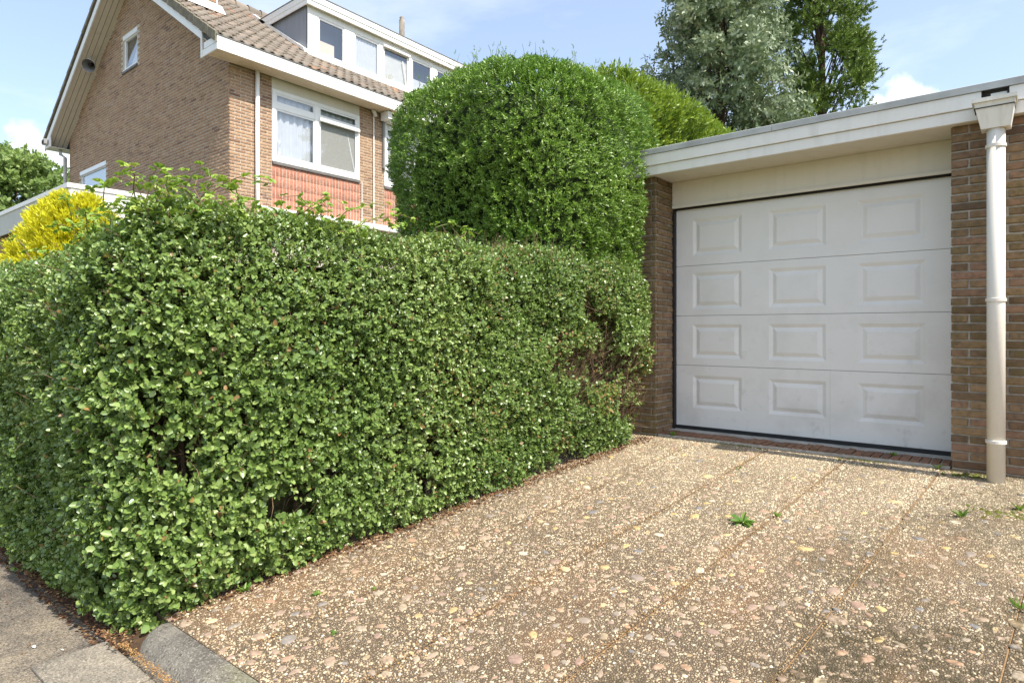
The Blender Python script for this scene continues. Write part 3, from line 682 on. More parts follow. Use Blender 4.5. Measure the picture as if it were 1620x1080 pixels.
def house_window(a, b, screen=True):
    w = box('window', 'upvc', house, XH-.03, XH+.012, a, b, 4.325, 4.43, .004)
    m_ = a+(b-a)*.485
    for p in ((a, a+.075, 4.431, 5.776), (b-.075, b, 4.431, 5.776), (m_-.055, m_+.055, 4.431, 5.70), (a+.076, b-.076, 5.701, 5.776)):
        MB().box(XH-.03, XH+.012, *p).build('frame', 'upvc', w, bevel=.004)
    MB().box(XH-.03, XH+.010, a+.076, m_-.056, 5.395, 5.50).build('transom', 'upvc', w, bevel=.004)
    MB().box(XH-.03, XH+.010, m_+.056, b-.076, 5.44, 5.50).build('transom', 'upvc', w, bevel=.004)
    for y0, y1, z0, z1 in ((a+.076, m_-.056, 4.431, 5.394), (a+.076, m_-.056, 5.501, 5.70), (m_+.056, b-.076, 5.501, 5.70), (m_+.056, b-.076, 4.431, 5.439)):
        f = MB(); d = .035; f.box(XH-.026, XH-.004, y0, y0+d, z0, z1).box(XH-.026, XH-.004, y1-d, y1, z0, z1).box(XH-.026, XH-.004, y0+d, y1-d, z0, z0+d).box(XH-.026, XH-.004, y0+d, y1-d, z1-d, z1)
        f.build('sash', 'upvc', w)
        MB().quad((XH-.015, y0+d, z0+d), (XH-.015, y1-d, z0+d), (XH-.015, y1-d, z1-d), (XH-.015, y0+d, z1-d)).build('pane', 'glass', w)
    # net curtain in soft folds
    c = MB(); n = 90
    for i in range(n+1):
        y = a+.05+(b-a-.1)*i/n; x = XH-.10+.018*math.sin(i*.9)+.008*math.sin(i*2.3+1)
        c.v += [(x, y, 4.40), (x, y, 5.72)]
    c.f = [(2*i, 2*i+2, 2*i+3, 2*i+1) for i in range(n)]; c.build('curtain', 'curtain', w, smooth=True)
    MB().box(XH-1.5, XH-.27, a, b, 4.2, 4.3).quad((XH-1.5, a-.5, 4.2), (XH-1.5, b+.5, 4.2), (XH-1.5, b+.5, 5.9), (XH-1.5, a-.5, 5.9)).quad((XH-1.5, a-.5, 5.85), (XH-1.5, b+.5, 5.85), (XH-.26, b+.5, 5.85), (XH-.26, a-.5, 5.85)).quad((XH-1.5, a-.3, 4.2), (XH-.26, a-.3, 4.2), (XH-.26, a-.3, 5.9), (XH-1.5, a-.3, 5.9)).quad((XH-1.5, b+.3, 4.2), (XH-.26, b+.3, 4.2), (XH-.26, b+.3, 5.9), (XH-1.5, b+.3, 5.9)).build('room', 'interior', w)
    if screen:
        MB().box(XH-.040, XH-.036, m_+.06, b-.08, 4.44, 5.43).build('roller_screen', 'screen_mesh', w)
        MB().box(XH+.013, XH+.075, m_+.03, b-.03, 5.385, 5.46).build('screen_box', 'house_white', w, bevel=.01)
        MB().tube([(XH-.05, b-.30, 5.30), (XH-.03, b-.11, 4.47)], .016, 6).build('stay', 'upvc', w)
# openings behind the windows are cut as recesses by placing frames proud; dark wall behind keeps depth
house_window(*W1); house_window(*W2, screen=False)
# ornament on the window sill: small white figure
MB().tube([(XH-.06, 6.98, 4.45), (XH-.06, 6.98, 4.50), (XH-.06, 6.98, 4.60), (XH-.06, 6.97, 4.68), (XH-.06, 6.99, 4.74), (XH-.06, 6.99, 4.78)], [.05, .06, .04, .028, .04, .01], 10).build('window_ornament', 'curtain', house, smooth=True)
# small attic window in the gable
def gable_window(x0, x1, z0, z1, blind=False):
    w = MB().box(x0-.03, x1+.03, YG-.03, YG+.10, z0-.075, z0-.02).build('window', 'sill_slate', house)
    f = MB(); d = .075; y0, y1 = YG+.03, YG+.08
    f.box(x0, x0+d, y0, y1, z0, z1).box(x1-d, x1, y0, y1, z0, z1).box(x0+d, x1-d, y0, y1, z0, z0+d).box(x0+d, x1-d, y0, y1, z1-d*1.8, z1); f.build('frame', 'upvc', w)
    MB().box(x0-.02, x1, YG-.004, YG+.03, z1-.11, z1).build('shutter_box', 'upvc', w, bevel=.006)
    MB().box(x0, x1, YG-.02, YG+.03, z0-.018, z0+.012).build('sill', 'upvc', w)
    MB().quad((x0+d, YG+.055, z0+d), (x1-d, YG+.055, z0+d), (x1-d, YG+.055, z1-d*1.8), (x0+d, YG+.055, z1-d*1.8)).build('pane', 'glass', w)
    if blind: MB().quad((x0+d, YG+.075, z0+d), (x1-d, YG+.075, z0+d), (x1-d, YG+.075, z1-d), (x0+d, YG+.075, z1-d)).build('blind', 'curtain', w)
    else:
        MB().quad((x0, YG+.11, z0), (x1, YG+.11, z0), (x1, YG+.11, z1), (x0, YG+.11, z1)).build('room', 'interior', w)
        MB().add([(x0+.2, YG+.09, z0+d), (x1, YG+.09, z0+d), (x1, YG+.09, z1-.2)], [(0, 1, 2)]).build('curtain', 'curtain', w)
M_hole = gable_window(-16.93, -16.10, 7.16, 8.01)
gable_window(-19.94, -18.08, 3.9, 5.22, True)
# eaves box, soffit boards, barge boards
for i in range(4):
    x0 = XH+.02+i*.108; MB().box(x0+.002, x0+.105, YV+.03, YEND, ZE, ZE+.012).build('soffit_board', 'soffit_wood', house)
box('fascia_board', 'house_white', house, XE-.03, XE-.006, YV, YEND, ZE-.012, ZE+.112, .003)
box('fascia_board', 'house_white', house, XE-.035, XE, YV-.004, YEND, ZE+.1145, ZE+.232, .003)
box('gutter_edge', 'sill_slate', house, XE-.04, XE+.012, YV-.012, YEND, ZE+.2335, ZE+.250)
box('eaves_end', 'house_white', house, XH-.12, XE-.032, YV, YV+.025, ZE-.012, ZE+.112, .003)
box('eaves_end', 'house_white', house, XH-.05, XE-.037, YV-.004, YV+.024, ZE+.1145, ZE+.232, .003)
XE2 = 2*XM-XE
box('eaves_end', 'house_white', house, XE2+.0, XLc+.02, YV, YV+.025, ZE-.03, ZE+.24, .003)
MB().box(XE2, XLc, YV+.03, 7.2, ZE-.03, ZE-.018).build('soffit_board', 'house_white', house)
box('fascia_board', 'house_white', house, XE2-.025, XE2, YV, YEND, ZE-.03, ZE+.24)
def slope_strip(x0, x1, zo0, zo1, y0, y1):
    """a board following the roof slope between x0 and x1, from zo0 to zo1 below the tile line"""
    z = lambda x, o: roof_z(x)-o
    return MB().prism([(x0, z(x0, zo1)), (x1, z(x1, zo1)), (x1, z(x1, zo0)), (x0, z(x0, zo0))], 'y', y0, y1)
slope_strip(XM, XH-.12, .155, .345, YV-.006, YV+.022).build('barge_board', 'house_white', house)
MB().prism([(XH-.17, ZE-.02), (XH-.121, ZE-.02), (XH-.121, roof_z(XH-.121)-.16), (XH-.17, roof_z(XH-.17)-.16)], 'y', YV-.008, YV+.022).build('barge_end', 'house_white', house)
slope_strip(XE2+.0, XM, .155, .345, YV-.006, YV+.022).build('barge_board', 'house_white', house)
for i in range(4):                          # boards under the left verge
    y0 = YV+.024+i*.113
    slope_strip(XE2+.1, XM, .300, .318, y0+.006, y0+.107).build('soffit_board', 'verge_board', house)
    slope_strip(XM, XH+.1, .300, .318, y0+.003, y0+.110).build('soffit_board', 'verge_board', house)
# roof deck and tiles
rf = MB().prism([(XE2, roof_z(XE2)-.29), (XE2, roof_z(XE2)-.09), (XM, roof_z(XM)-.09), (XE-.05, roof_z(XE-.05)-.09), (XE-.05, roof_z(XE-.05)-.29), (XM, roof_z(XM)-.29)][::-1], 'y', YV+.024, YEND).build('roof', 'bitumen', house)
TW, TG = .205, .335                         # cover width, gauge
cs, sn = math.cos(math.atan(SL)), math.sin(math.atan(SL))
def tile_profile(n=9):
    v = np.linspace(0, 1.12, n); h = .024+.030*np.cos((v-.12)*2*math.pi); return v*TW, h
def tile_verts():
    v, h = tile_profile(); n = len(v); out = []
    for u, lift in ((0., .040), (0., .006), (.42, -.014)):          # exposed front edge top, its underside, upper end
        out += [(u, a, b+lift) for a, b in zip(v, h)]
    f = [(i, i+1, 2*n+i+1, 2*n+i) for i in range(n-1)]+[(n+i, n+i+1, i+1, i) for i in range(n-1)]
    return np.array(out), f
TV, TF = tile_verts()
# local u up the slope (-X, +Z), v along +Y, h normal
TVW = np.stack([-TV[:, 0]*cs+TV[:, 2]*sn, TV[:, 1], TV[:, 0]*sn+TV[:, 2]*cs], 1)
tile_me = MB().add(TVW, [tuple(f) for f in TF]).mesh('roof_tile', 'rooftile', True)
D0, D1, DXF, DXB = 8.24, 14.2, -12.70, -15.3    # dormer footprint
nrow = int((XE-XM)/cs/TG); cand = []
for k in range(nrow):
    x = XE-.02-k*TG*cs
    for j in range(int((YEND-YV)/TW)):
        y = YV+.02+j*TW
        if y+TW*.6 > D0 and x < DXF+.05 and x > DXB+.1 and y < D1: continue
        if -14.2 < x < -13.6 and 5.95 < y < 6.45: continue
        t_ = -ss*x+cc*y; xx = 810+1000*(cc*x+ss*y)/t_; zz = roof_z(x); yy = 522-1000*(zz-EYE)/t_
        cand.append((0 if (yy > -25 and xx < 650) else 1, x, y, zz-.055))
cand.sort(key=lambda c: c[0]); rest = []
for i, (q, x, y, z) in enumerate(cand):
    jz = random.gauss(0, .003)
    if q == 0 and i < 300:
        o = bpy.data.objects.new('roof_tile', tile_me); COL.objects.link(o); o.parent = rf; o.location = (x, y+random.gauss(0, .002), z+jz); o.rotation_euler = (random.gauss(0, .006), random.gauss(0, .006), random.gauss(0, .006))
    else: rest.append((x, y, z+jz))
A = np.array(rest); V = TVW[None]+A[:, None, :]; F = (np.array(TF)[None]+(np.arange(len(A))*len(TVW))[:, None, None]).reshape(-1, 4)
link('roof_tiles', np_mesh('roof_tiles', V.reshape(-1, 3), F, 'rooftile_mesh', {'rnd': np.repeat(np.random.default_rng(3).random(len(A)), len(TF))}, True), rf, 'stuff')
# left slope tiles (seen edge on)
TV2 = TVW*np.array([-1, 1, 1]); pl = [(XE2+.02+k*TG*cs, YV-.03+j*TW, roof_z(XE2+.02+k*TG*cs)-.055) for k in range(nrow) for j in range(0, 12)]
A = np.array(pl); V = TV2[None]+A[:, None, :]; F = (np.array(TF)[None][:, :, ::-1]+(np.arange(len(A))*len(TV2))[:, None, None]).reshape(-1, 4)
link('roof_tiles', np_mesh('roof_tiles', V.reshape(-1, 3), F, 'rooftile_mesh', {'rnd': np.repeat(np.random.default_rng(4).random(len(A)), len(TF))}, True), rf, 'stuff')
for k in range(nrow):                        # verge tiles with a turned-down flank
    for sgn in (1, -1):
        xa = (XE-.01-k*TG*cs) if sgn > 0 else (XE2+.01+k*TG*cs); xb = xa-sgn*(TG+.05)*cs
        za, zb_ = roof_z(xa)+.02, roof_z(xb)-.0
        mb = MB(); y0, y1 = YV-.038-.004*(k % 2), YV-.010; hgt = .185 if sgn > 0 else .10
        mb.add([(xa, y0, za-hgt), (xb, y0, zb_-hgt), (xb, y0, zb_), (xa, y0, za), (xa, y1+.04, za-hgt), (xb, y1+.04, zb_-hgt), (xb, y1+.05, zb_+.005), (xa, y1+.05, za+.005)],
               [(0, 1, 2, 3), (4, 7, 6, 5), (3, 2, 6, 7), (0, 3, 7, 4), (1, 5, 6, 2), (0, 4, 5, 1)]).build('verge_tile', 'verge_tile', rf)
for j in range(int((YEND-YV)/.36)):          # ridge tiles
    y0 = YV-.02+j*.36; mb = MB(); zc = roof_z(XM)-.06
    ring = [(math.cos(a), math.sin(a)) for a in np.linspace(-.25, math.pi+.25, 9)]
    for y, r_ in ((y0, .155), (y0+.05, .15), (y0+.37, .125)): mb.v += [(XM+c*r_, y, zc+s*r_) for c, s in ring]
    mb.f = [(q*9+i, q*9+i+1, (q+1)*9+i+1, (q+1)*9+i) for q in (0, 1) for i in range(8)]; mb.build('ridge_tile', 'rooftile', rf, smooth=True)
# chimney
ch = MB().box(-14.17, -13.612, 6.002, 6.568, 7.3, 10.9).build('chimney', 'mortar_house', rf)
brick_stuff('bricks', ch, brick_layout(5.99, 6.58, 7.62, 10.9, CH, BH, .011), lambda u, z: (-13.6, u, z), R(90), 'brick_house', 61)
brick_stuff('bricks', ch, brick_layout(-14.18, -13.6, 7.5, 10.9, CH, BH, .011), lambda u, z: (u, 5.99, z), 0, 'brick_house', 62)
def on_roof(x, y, h): return (x+sn*h*0, y, roof_z(x)+h)
fl = MB()
fl.add([(-13.592, 5.86, roof_z(-13.592)+.17), (-13.592, 6.70, roof_z(-13.592)+.17), (-13.40, 6.70, roof_z(-13.40)+.045), (-13.40, 5.86, roof_z(-13.40)+.045)], [(0, 3, 2, 1)])
fl.add([(-13.592, 6.59, roof_z(-13.592)+.17), (-14.25, 6.59, roof_z(-14.25)+.17), (-14.25, 6.74, roof_z(-14.25)+.045), (-13.40, 6.74, roof_z(-13.40)+.046)], [(0, 3, 2, 1)])
fl.box(-13.594, -13.586, 5.985, 6.585, roof_z(-13.592)+.0, roof_z(-13.592)+.175)
fl.build('flashing', 'lead_white', rf)
MB().box(-13.612, -13.582, 6.571, 6.600, 7.9, 9.6).build('flashing', 'lead_white', rf)
# flue pipe behind the dormer
MB().tube([(-14.5, 12.61, 8.3), (-14.5, 12.61, 10.20), (-14.5, 12.61, 10.22), (-14.5, 12.61, 10.27), (-14.5, 12.61, 10.32)], [.085, .08, .055, .075, .02], 12).build('flue_pipe', 'flue_concrete', rf, smooth=True)
# dormer
dor = MB().box(DXB, DXF-.45, D0+.02, D1, 6.9, 8.33).build('dormer', 'cheek_grey', house)
MB().prism([(DXF-.02, 7.17), (DXF-.02, 8.33), (DXB, 8.33), (DXB+.25, roof_z(DXB+.25)-.03)][::-1], 'y', D0, D0+.018).build('cheek', 'cheek_grey', dor)
MB().prism([(DXF+.02, roof_z(DXF)+.02), (DXF-.03, roof_z(DXF)+.13), (DXB+.3, roof_z(DXB+.3)+.10), (DXB+.3, roof_z(DXB+.3)+.02)][::-1], 'y', D0-.09, D0-.004).build('cheek_flashing', 'lead_white', dor)
box('dormer_roof', 'bitumen', dor, DXB-.3, DXF+.10, D0-.06, D1+.1, 8.335, 8.50)
box('fascia_board', 'house_white', dor, DXF+.10, DXF+.125, D0-.085, D1+.1, 8.30, 8.405, .003)
box('fascia_board', 'house_white', dor, DXF+.105, DXF+.14, D0-.09, D1+.1, 8.4075, 8.545, .003)
box('fascia_board', 'house_white', dor, DXB-.1, DXF+.098, D0-.085, D0-.062, 8.30, 8.405, .003)
box('fascia_board', 'house_white', dor, DXB-.1, DXF+.104, D0-.09, D0-.06, 8.4075, 8.545, .003)
box('edge_trim', 'sill_slate', dor, DXB-.1, DXF+.150, D0-.10, D1+.1, 8.5475, 8.565)
box('soffit', 'lintel_cream', dor, DXF-.02, DXF+.098, D0-.06, D1, 8.322, 8.334)
box('front_rail', 'house_white', dor, DXF-.05, DXF+.015, D0+.0, D1, 7.13, 7.315, .004)
box('front_rail', 'house_white', dor, DXF-.05, DXF+.012, D0+.0, D1, 8.165, 8.32, .004)
MB().box(DXF-.02, DXF+.05, D0-.02, D1, 7.11, 7.135).build('apron', 'lead_white', dor)
wins = [(8.52, 9.235), (9.535, 10.28), (10.43, 11.27), (11.39, 12.1), (12.3, 13.05), (13.25, 14.0)]
prev = D0
for i, (a, b) in enumerate(wins+[(D1, D1)]):
    box('post', 'house_white', dor, DXF-.05, DXF+.012, prev+(.001 if i else 0), a-.001, 7.316, 8.164, .003); prev = b
for i, (a, b) in enumerate(wins):
    f = MB(); d = .04; f.box(DXF-.04, DXF-.004, a, a+d, 7.317, 8.163).box(DXF-.04, DXF-.004, b-d, b, 7.317, 8.163).box(DXF-.04, DXF-.004, a+d, b-d, 7.317, 7.36).box(DXF-.04, DXF-.004, a+d, b-d, 8.12, 8.163)
    f.build('window', 'upvc', dor)
    MB().quad((DXF-.025, a+d, 7.36), (DXF-.025, b-d, 7.36), (DXF-.025, b-d, 8.12), (DXF-.025, a+d, 8.12)).build('pane', 'glass', dor)
    if i in (0, 3): MB().box(DXF-.057, DXF-.053, a, b-(.25 if i == 0 else 0), 7.33, 7.66).build('blind', 'soffit_wood' if i == 0 else 'curtain', dor)
    elif i == 1:
        c = MB(); n = 40
        for q in range(n+1): y = a+(b-a)*q/n; c.v += [(DXF-.052+.006*math.sin(q*1.3), y, 7.33), (DXF-.052+.006*math.sin(q*1.3), y, 8.15)]
        c.f = [(2*q, 2*q+2, 2*q+3, 2*q+1) for q in range(n)]; c.build('curtain', 'curtain', dor, smooth=True)
    elif i == 2:
        MB().box(DXF-.057, DXF-.053, a, b, 7.33, 8.0).build('blind', 'blind', dor)
        MB().tube([(DXF-.003, b-.20, 7.98), (DXF+.004, b-.07, 7.33)], .012, 6).build('stay', 'upvc', dor)
        MB().box(DXF+.013, DXF+.07, a-.03, b+.02, 8.13, 8.185).build('screen_box', 'house_white', dor, bevel=.008)
# downpipes, cables and the awning fittings
hp2 = MB().tube([(XH+.06, 6.46, 2.0), (XH+.06, 6.46, ZE+.002)], .042, 14).build('downpipe', 'house_white', house)
for p in hp2.data.polygons: p.use_smooth = len(p.vertices) == 4
MB().tube([(XH+.06, 6.46, 5.02), (XH+.06, 6.46, 5.06)], .048, 14).build('socket', 'house_white', hp2)
lp = MB().tube([(XLc-.14, YV+.28, ZE-.02), (XLc-.14, YV+.28, ZE-.16), (XLc-.05, YG-.09, ZE-.26), (XLc-.05, YG-.09, 2.5)], .045, 12).build('downpipe', 'panel_grey', house, smooth=True)
MB().tube([(XH+.03, 9.326, 3.2), (XH+.03, 9.326, ZE-.02)], .014, 6).build('conduit', 'house_white', house)
MB().tube([(XH+.03, 8.99, 3.2), (XH+.03, 8.99, 4.3)], .010, 6).build('conduit', 'house_white', house)
MB().box(XH+.004, XH+.07, 9.585, 9.635, 4.72, 5.90).build('awning_rail', 'grey_metal', house); MB().box(XH+.004, XH+.06, 9.637, 9.672, 4.72, 5.90).build('awning_rail', 'upvc', house)
aw = MB().box(XH+.06, XH+.34, 9.50, 9.62, ZE-.20, ZE-.012).build('awning_box', 'upvc', house, bevel=.01)
MB().box(XH+.004, XH+.20, 9.64, 12.0, ZE-.21, ZE-.05).build('awning_cassette', 'fascia_white', aw, bevel=.02)
MB().tube([(XH+.07, 9.28, ZE-.02), (XH+.1, 9.30, ZE-.09), (XH+.07, 9.34, ZE-.13)], .045, 8).build('junction_box', 'lead_white', aw)
# ground-floor ledge under the red panels
box('canopy', 'house_white', house, XH+.0, XH+.16, YG+.5, YEND, 3.24, 3.36, .004)

MB().quad((XH+.02, 2.2, -.5), (-6.2, 2.2, -.5), (-6.2, YEND, -.5), (XH+.02, YEND, -.5)).build('bounce_paving', 'paver_concrete', kind='structure')  # unseen pale paving, added to bounce light up onto the eaves soffit
# fittings on the gable verge
lamp = thing('gable_lamp', 'round grey dish lamp fixed under the left verge of the house gable', 'lamp', (-18.28, 5.66, 7.62))
hx, hy, hz = -18.28, 5.66, 7.60
ax = Vector((.62, -.62, -.48)).normalized(); mb = MB()
mb.tube([Vector((hx, hy, hz))-ax*.15, Vector((hx, hy, hz))-ax*.12, Vector((hx, hy, hz))-ax*.02, Vector((hx, hy, hz))+ax*.10, Vector((hx, hy, hz))+ax*.115], [.03, .07, .11, .16, .155], 18, cap=False).build('dish', 'grey_metal', lamp, smooth=True)
MB().tube([Vector((hx, hy, hz))+ax*.105, Vector((hx, hy, hz))+ax*.125], [.165, .165], 18, cap=False).build('rim', 'house_white', lamp)
MB().tube([Vector((hx, hy, hz))-ax*.1, Vector((hx, hy, hz))+ax*.03, Vector((hx, hy, hz))+ax*.06], [.05, .05, .02], 12).build('bulb', 'dark_gap', lamp, smooth=True)
MB().tube([(hx, hy, hz+.04), (hx-.02, hy+.02, hz+.22)], .02, 6).build('bracket', 'grey_metal', lamp)
fld = thing('eaves_floodlight', 'small dark box floodlight on the white eaves end at the left corner of the house', 'floodlight', (XLc-.25, YV-.06, ZE+.1))
fx, fz = XLc-.22, ZE+.12
MB().box(fx-.11, fx+.11, YV-.11, YV-.03, fz-.07, fz+.07).build('housing', 'grey_metal', fld, bevel=.01)
MB().box(fx-.09, fx+.09, YV-.116, YV-.112, fz-.05, fz+.03).build('lens', 'dark_gap', fld)
MB().box(fx-.02, fx+.02, YV-.03, YV-.002, fz-.03, fz+.03).build('bracket', 'grey_metal', fld)

# ---------------------------------------------------------------- flat-roofed annex in front of the gable
AX, AY, AZ = -12.60, 3.57, 3.43
an = thing('flat_roofed_annex', 'flat-roofed annex with grey panel fascia and white roof edge at far left', 'annex', (-15, 4.7, -.5))
aw_ = MB().box(-24, AX-.10, AY+.12, YG-.01, -.6, 2.94).build('wall', 'mortar_house', an)
brick_stuff('bricks', aw_, brick_layout(-20.5, AX-.1, 1.4, 2.94, CH, BH, .011), lambda u, z: (u, AY+.107, z), 0, 'brick_house', 71)
box('roof', 'bitumen', an, -24, AX-.03, AY+.03, YG-.005, 2.945, 3.35)
for i in range(8):
    x1 = AX-i*1.25; MB().box(x1-1.245, x1-.004, AY, AY+.028, 2.93, 3.345).build('fascia_panel', 'panel_grey', an)
MB().box(AX-.028, AX, AY+.03, YG-.01, 2.93, 3.345).build('fascia_panel', 'fascia_white', an)
MB().box(-24, AX+.02, AY-.02, AY+.06, 3.347, 3.43).build('roof_edge', 'fascia_white', an, bevel=.005)
MB().box(AX-.06, AX+.02, AY+.062, YG-.01, 3.347, 3.43).build('roof_edge', 'fascia_white', an, bevel=.005)

# ---------------------------------------------------------------- privet hedge
hedge = thing('privet_hedge', 'clipped L-shaped privet hedge with small glossy leaves along the drive and pavement', 'hedge', (-3.6, 2.0, -.45))
ZT = 1.535
# outer outline of the hedge in plan, from the far left street side round the corner to the garage pier
OUT = []
for x in np.linspace(-9.5, -3.45, 25): OUT.append((x, 1.09))
for a in np.linspace(R(-90), R(-6), 9)[1:]: OUT.append((-3.44+.30*math.cos(a), 1.39+.30*math.sin(a)))
for y in np.linspace(1.45, 5.22, 25): OUT.append((-3.135+(y-1.45)*.109, y))
for a in np.linspace(R(0), R(80), 6)[1:]: OUT.append((-2.72-.16+.16*math.cos(a), 5.22+.16*math.sin(a)))
OUT = np.array(OUT); seg = np.linalg.norm(np.diff(OUT, axis=0), axis=1); CUM = np.concatenate([[0], np.cumsum(seg)]); SLEN = CUM[-1]
PROF = np.array([(.085, 0.), (.04, .08), (.015, .28), (0, .55), (0, .75), (.02, .86), (.07, .945), (.16, .985), (.30, 1.0), (.85, 1.0)])
PL = np.concatenate([[0], np.cumsum(np.hypot(np.diff(PROF[:, 0]), np.diff(PROF[:, 1])*1.9))]); PLEN = PL[-1]
def hull(s, q):
    """outer surface point and normal at perimeter length s, profile length q"""
    x = np.interp(s, CUM, OUT[:, 0]); y = np.interp(s, CUM, OUT[:, 1]); e = .12
    tx = np.interp(s+e, CUM, OUT[:, 0])-np.interp(s-e, CUM, OUT[:, 0]); ty = np.interp(s+e, CUM, OUT[:, 1])-np.interp(s-e, CUM, OUT[:, 1])
    n2 = unit(np.stack([ty, -tx], -1))
    o = np.interp(q, PL, PROF[:, 0]); h = np.interp(q, PL, PROF[:, 1]); e = .06
    do = np.interp(q+e, PL, PROF[:, 0])-np.interp(q-e, PL, PROF[:, 0]); dh = (np.interp(q+e, PL, PROF[:, 1])-np.interp(q-e, PL, PROF[:, 1]))*1.9
    zg = np.maximum(-.50, -.06-.09*(YF-y)); zg = zg+(-.51-zg)*np.clip((1.62-y)/.35, 0, 1)+.02
    # lower shoulder towards the left street end
    zt = ZT+.02*np.sin(s*2.1)-.14*np.clip((-3.05-x)/.6, 0, 1)*np.clip((1.9-y)/.6, 0, 1)-np.clip((-4.2-x)*.03, 0, .10)
    nrm = unit(np.stack([n2[:, 0]*dh, n2[:, 1]*dh, do], -1))
    P = np.stack([x-n2[:, 0]*o, y-n2[:, 1]*o, zg+(zt-zg)*h], -1)
    b = (vnoise(P, 2.2, 1)-.5)*.13+(vnoise(P, 5.5, 2)-.5)*.07
    return P+nrm*b[:, None], nrm
def hedge_density(P):
    """1 = dense, 0 = bare; the garage end and a few pockets are thin"""
    y = P[:, 1]; end = np.clip((y-2.6)/2.2, 0, 1)*(P[:, 0] > -3.3)
    low = np.clip((1.1-P[:, 2])/1.2, 0, 1)
    n = vnoise(P, 3.2, 9)*.6+vnoise(P, 8, 10)*.4
    up_ = np.clip((P[:, 2]-1.0)/.4, 0, 1)
    return np.clip((n-(.215+.25*end*np.clip(low+.15, 0, 1)+.07*end-.12*up_))/.12, 0, 1), end*np.clip(.2+low, 0, 1)
hr = np.random.default_rng(33)
def make_hedge():
    for nm, N, zones, full in (('near', 29000, ((4.4, 8.4, 1.),), True), ('far', 32000, ((8.4, SLEN, .64), (2.9, 4.4, .26), (0, 2.9, .10)), False)):
        T = [sprig(hr, 3, .040, .0235, .0158, 1.05) if full else sprig(hr, 3, .040, .0250, .0175, 1.05, True) for _ in range(10)]
        s = np.concatenate([a+hr.random(int(N*f))*(b-a) for a, b, f in zones]); N = len(s); q = hr.random(N)*PLEN; q = np.where((q > PL[8]) & (hr.random(N) < .5), hr.random(N)*PL[8], q)
        P, n = hull(s, q)
        d = hr.exponential(.038, N)-.025; dens, end = hedge_density(P)
        keep = (hr.random(N) < .3+.7*dens); d = np.where(dens < .5, d+.13*(1-dens)*hr.random(N)*1.6, d)
        keep &= ~((dens < .35) & (hr.random(N) < .75)); keep &= d < .22
        P, n, d, end, s = P[keep], n[keep], d[keep], end[keep], s[keep]; N = len(P)
        P = P-n*d[:, None]+hr.normal(0, .012, (N, 3))
        D = n*.75+np.array([0, 0, .55])+hr.normal(0, .38, (N, 3))
        S = np.clip(hr.normal(.98, .20, N), .55, 1.6)*(1+.30*np.exp(-((s-6.5)/.8)**2)*np.clip((1.3-P[:, 2])/.8, 0, 1))
        V, F, rn, gp, ix = scatter(T, P, D, S, hr)
        yb = vnoise(P, 1.4, 14)                                       # yellowish and darker zones of growth
        g = np.clip(gp*.55+(yb[ix]-.25)*.75+.10*np.clip(end[ix], 0, 1), 0, 1)
        pd = .012+.34*np.clip(end, 0, 1)*np.clip((vnoise(P, 2.6, 15)-.42)*4, 0, 1)
        k = 2 if full else 1
        dead = (hr.random(len(rn)//k) < pd[ix][::k]).astype(float).repeat(k)
        link('foliage', np_mesh('hedge_foliage', V, F, 'privet_leaf', {'rnd': rn, 'grp': g, 'dead': dead}), hedge, 'stuff')
    # twigs: fine shoots near the surface, bare ones in the thin pockets
    n2 = 7000; s = hr.random(n2)*SLEN; s = np.where(hr.random(n2) < .5, 8.2+hr.random(n2)*(SLEN-8.2), 5+hr.random(n2)*(SLEN-5)); q = hr.random(n2)*PLEN; P, n = hull(s, q)
    L = hr.uniform(.08, .26, n2); D = n*.6+np.array([0, 0, .8])+hr.normal(0, .5, (n2, 3))
    thin_twigs(P-n*hr.uniform(.04, .22, n2)[:, None], D, L, hr.uniform(.0012, .0032, n2), hr, 'twig', 'twigs', hedge)
    # main stems up from the soil
    st = MB()
    for k in range(70):
        ps = np.array([hr.uniform(4.8, SLEN-.1)]); P0, nn = hull(ps, np.array([PL[3]])); b = P0[0]-nn[0]*hr.uniform(.15, .4)
        z0 = max(-.5, gz(b[1]))-.02; tp = [b[0]+hr.normal(0, .05), b[1]+hr.normal(0, .05)]
        st.tube([(b[0], b[1], z0), (b[0]+hr.normal(0, .03), b[1]+hr.normal(0, .03), z0+.4), (tp[0], tp[1], z0+1.0), (tp[0]+hr.normal(0, .08), tp[1]+hr.normal(0, .08), z0+1.5)], [.016, .012, .008, .003], 5)
    st.build('stems', 'bark', hedge, 'stuff')
    # dark inner mass of twigs and shade leaves
    ns, nq = 150, 26; S_g = np.linspace(0, SLEN, ns); Q_g = np.linspace(.06, PLEN, nq); SS, QQ = np.meshgrid(S_g, Q_g, indexing='ij'); P, n = hull(SS.ravel(), QQ.ravel())
    P = P-n*(.20+.08*vnoise(P, 7, 21))[:, None]; idx = np.arange(ns*nq).reshape(ns, nq)
    F = np.stack([idx[:-1, :-1], idx[1:, :-1], idx[1:, 1:], idx[:-1, 1:]], -1).reshape(-1, 4)
    link('inner_branches', np_mesh('inner_branches', P, F, 'hedge_core', None, True), hedge, 'stuff')
    # the largest single leaves, near the corner
    lm = [MB().add(leaf_verts((0, 0, 0), (0, 1, 0), (0, 0, 1), .030, .019, f, .1), LEAF_F).mesh('leaf', 'privet_leaf_single') for f in (.12, .2, .3, .38)]
    n3 = 290; s = hr.normal(6.55, .55, n3); q = hr.uniform(PL[0]+.1, PL[7], n3); P, n = hull(s, q); P = P+n*hr.uniform(-.005, .022, n3)[:, None]
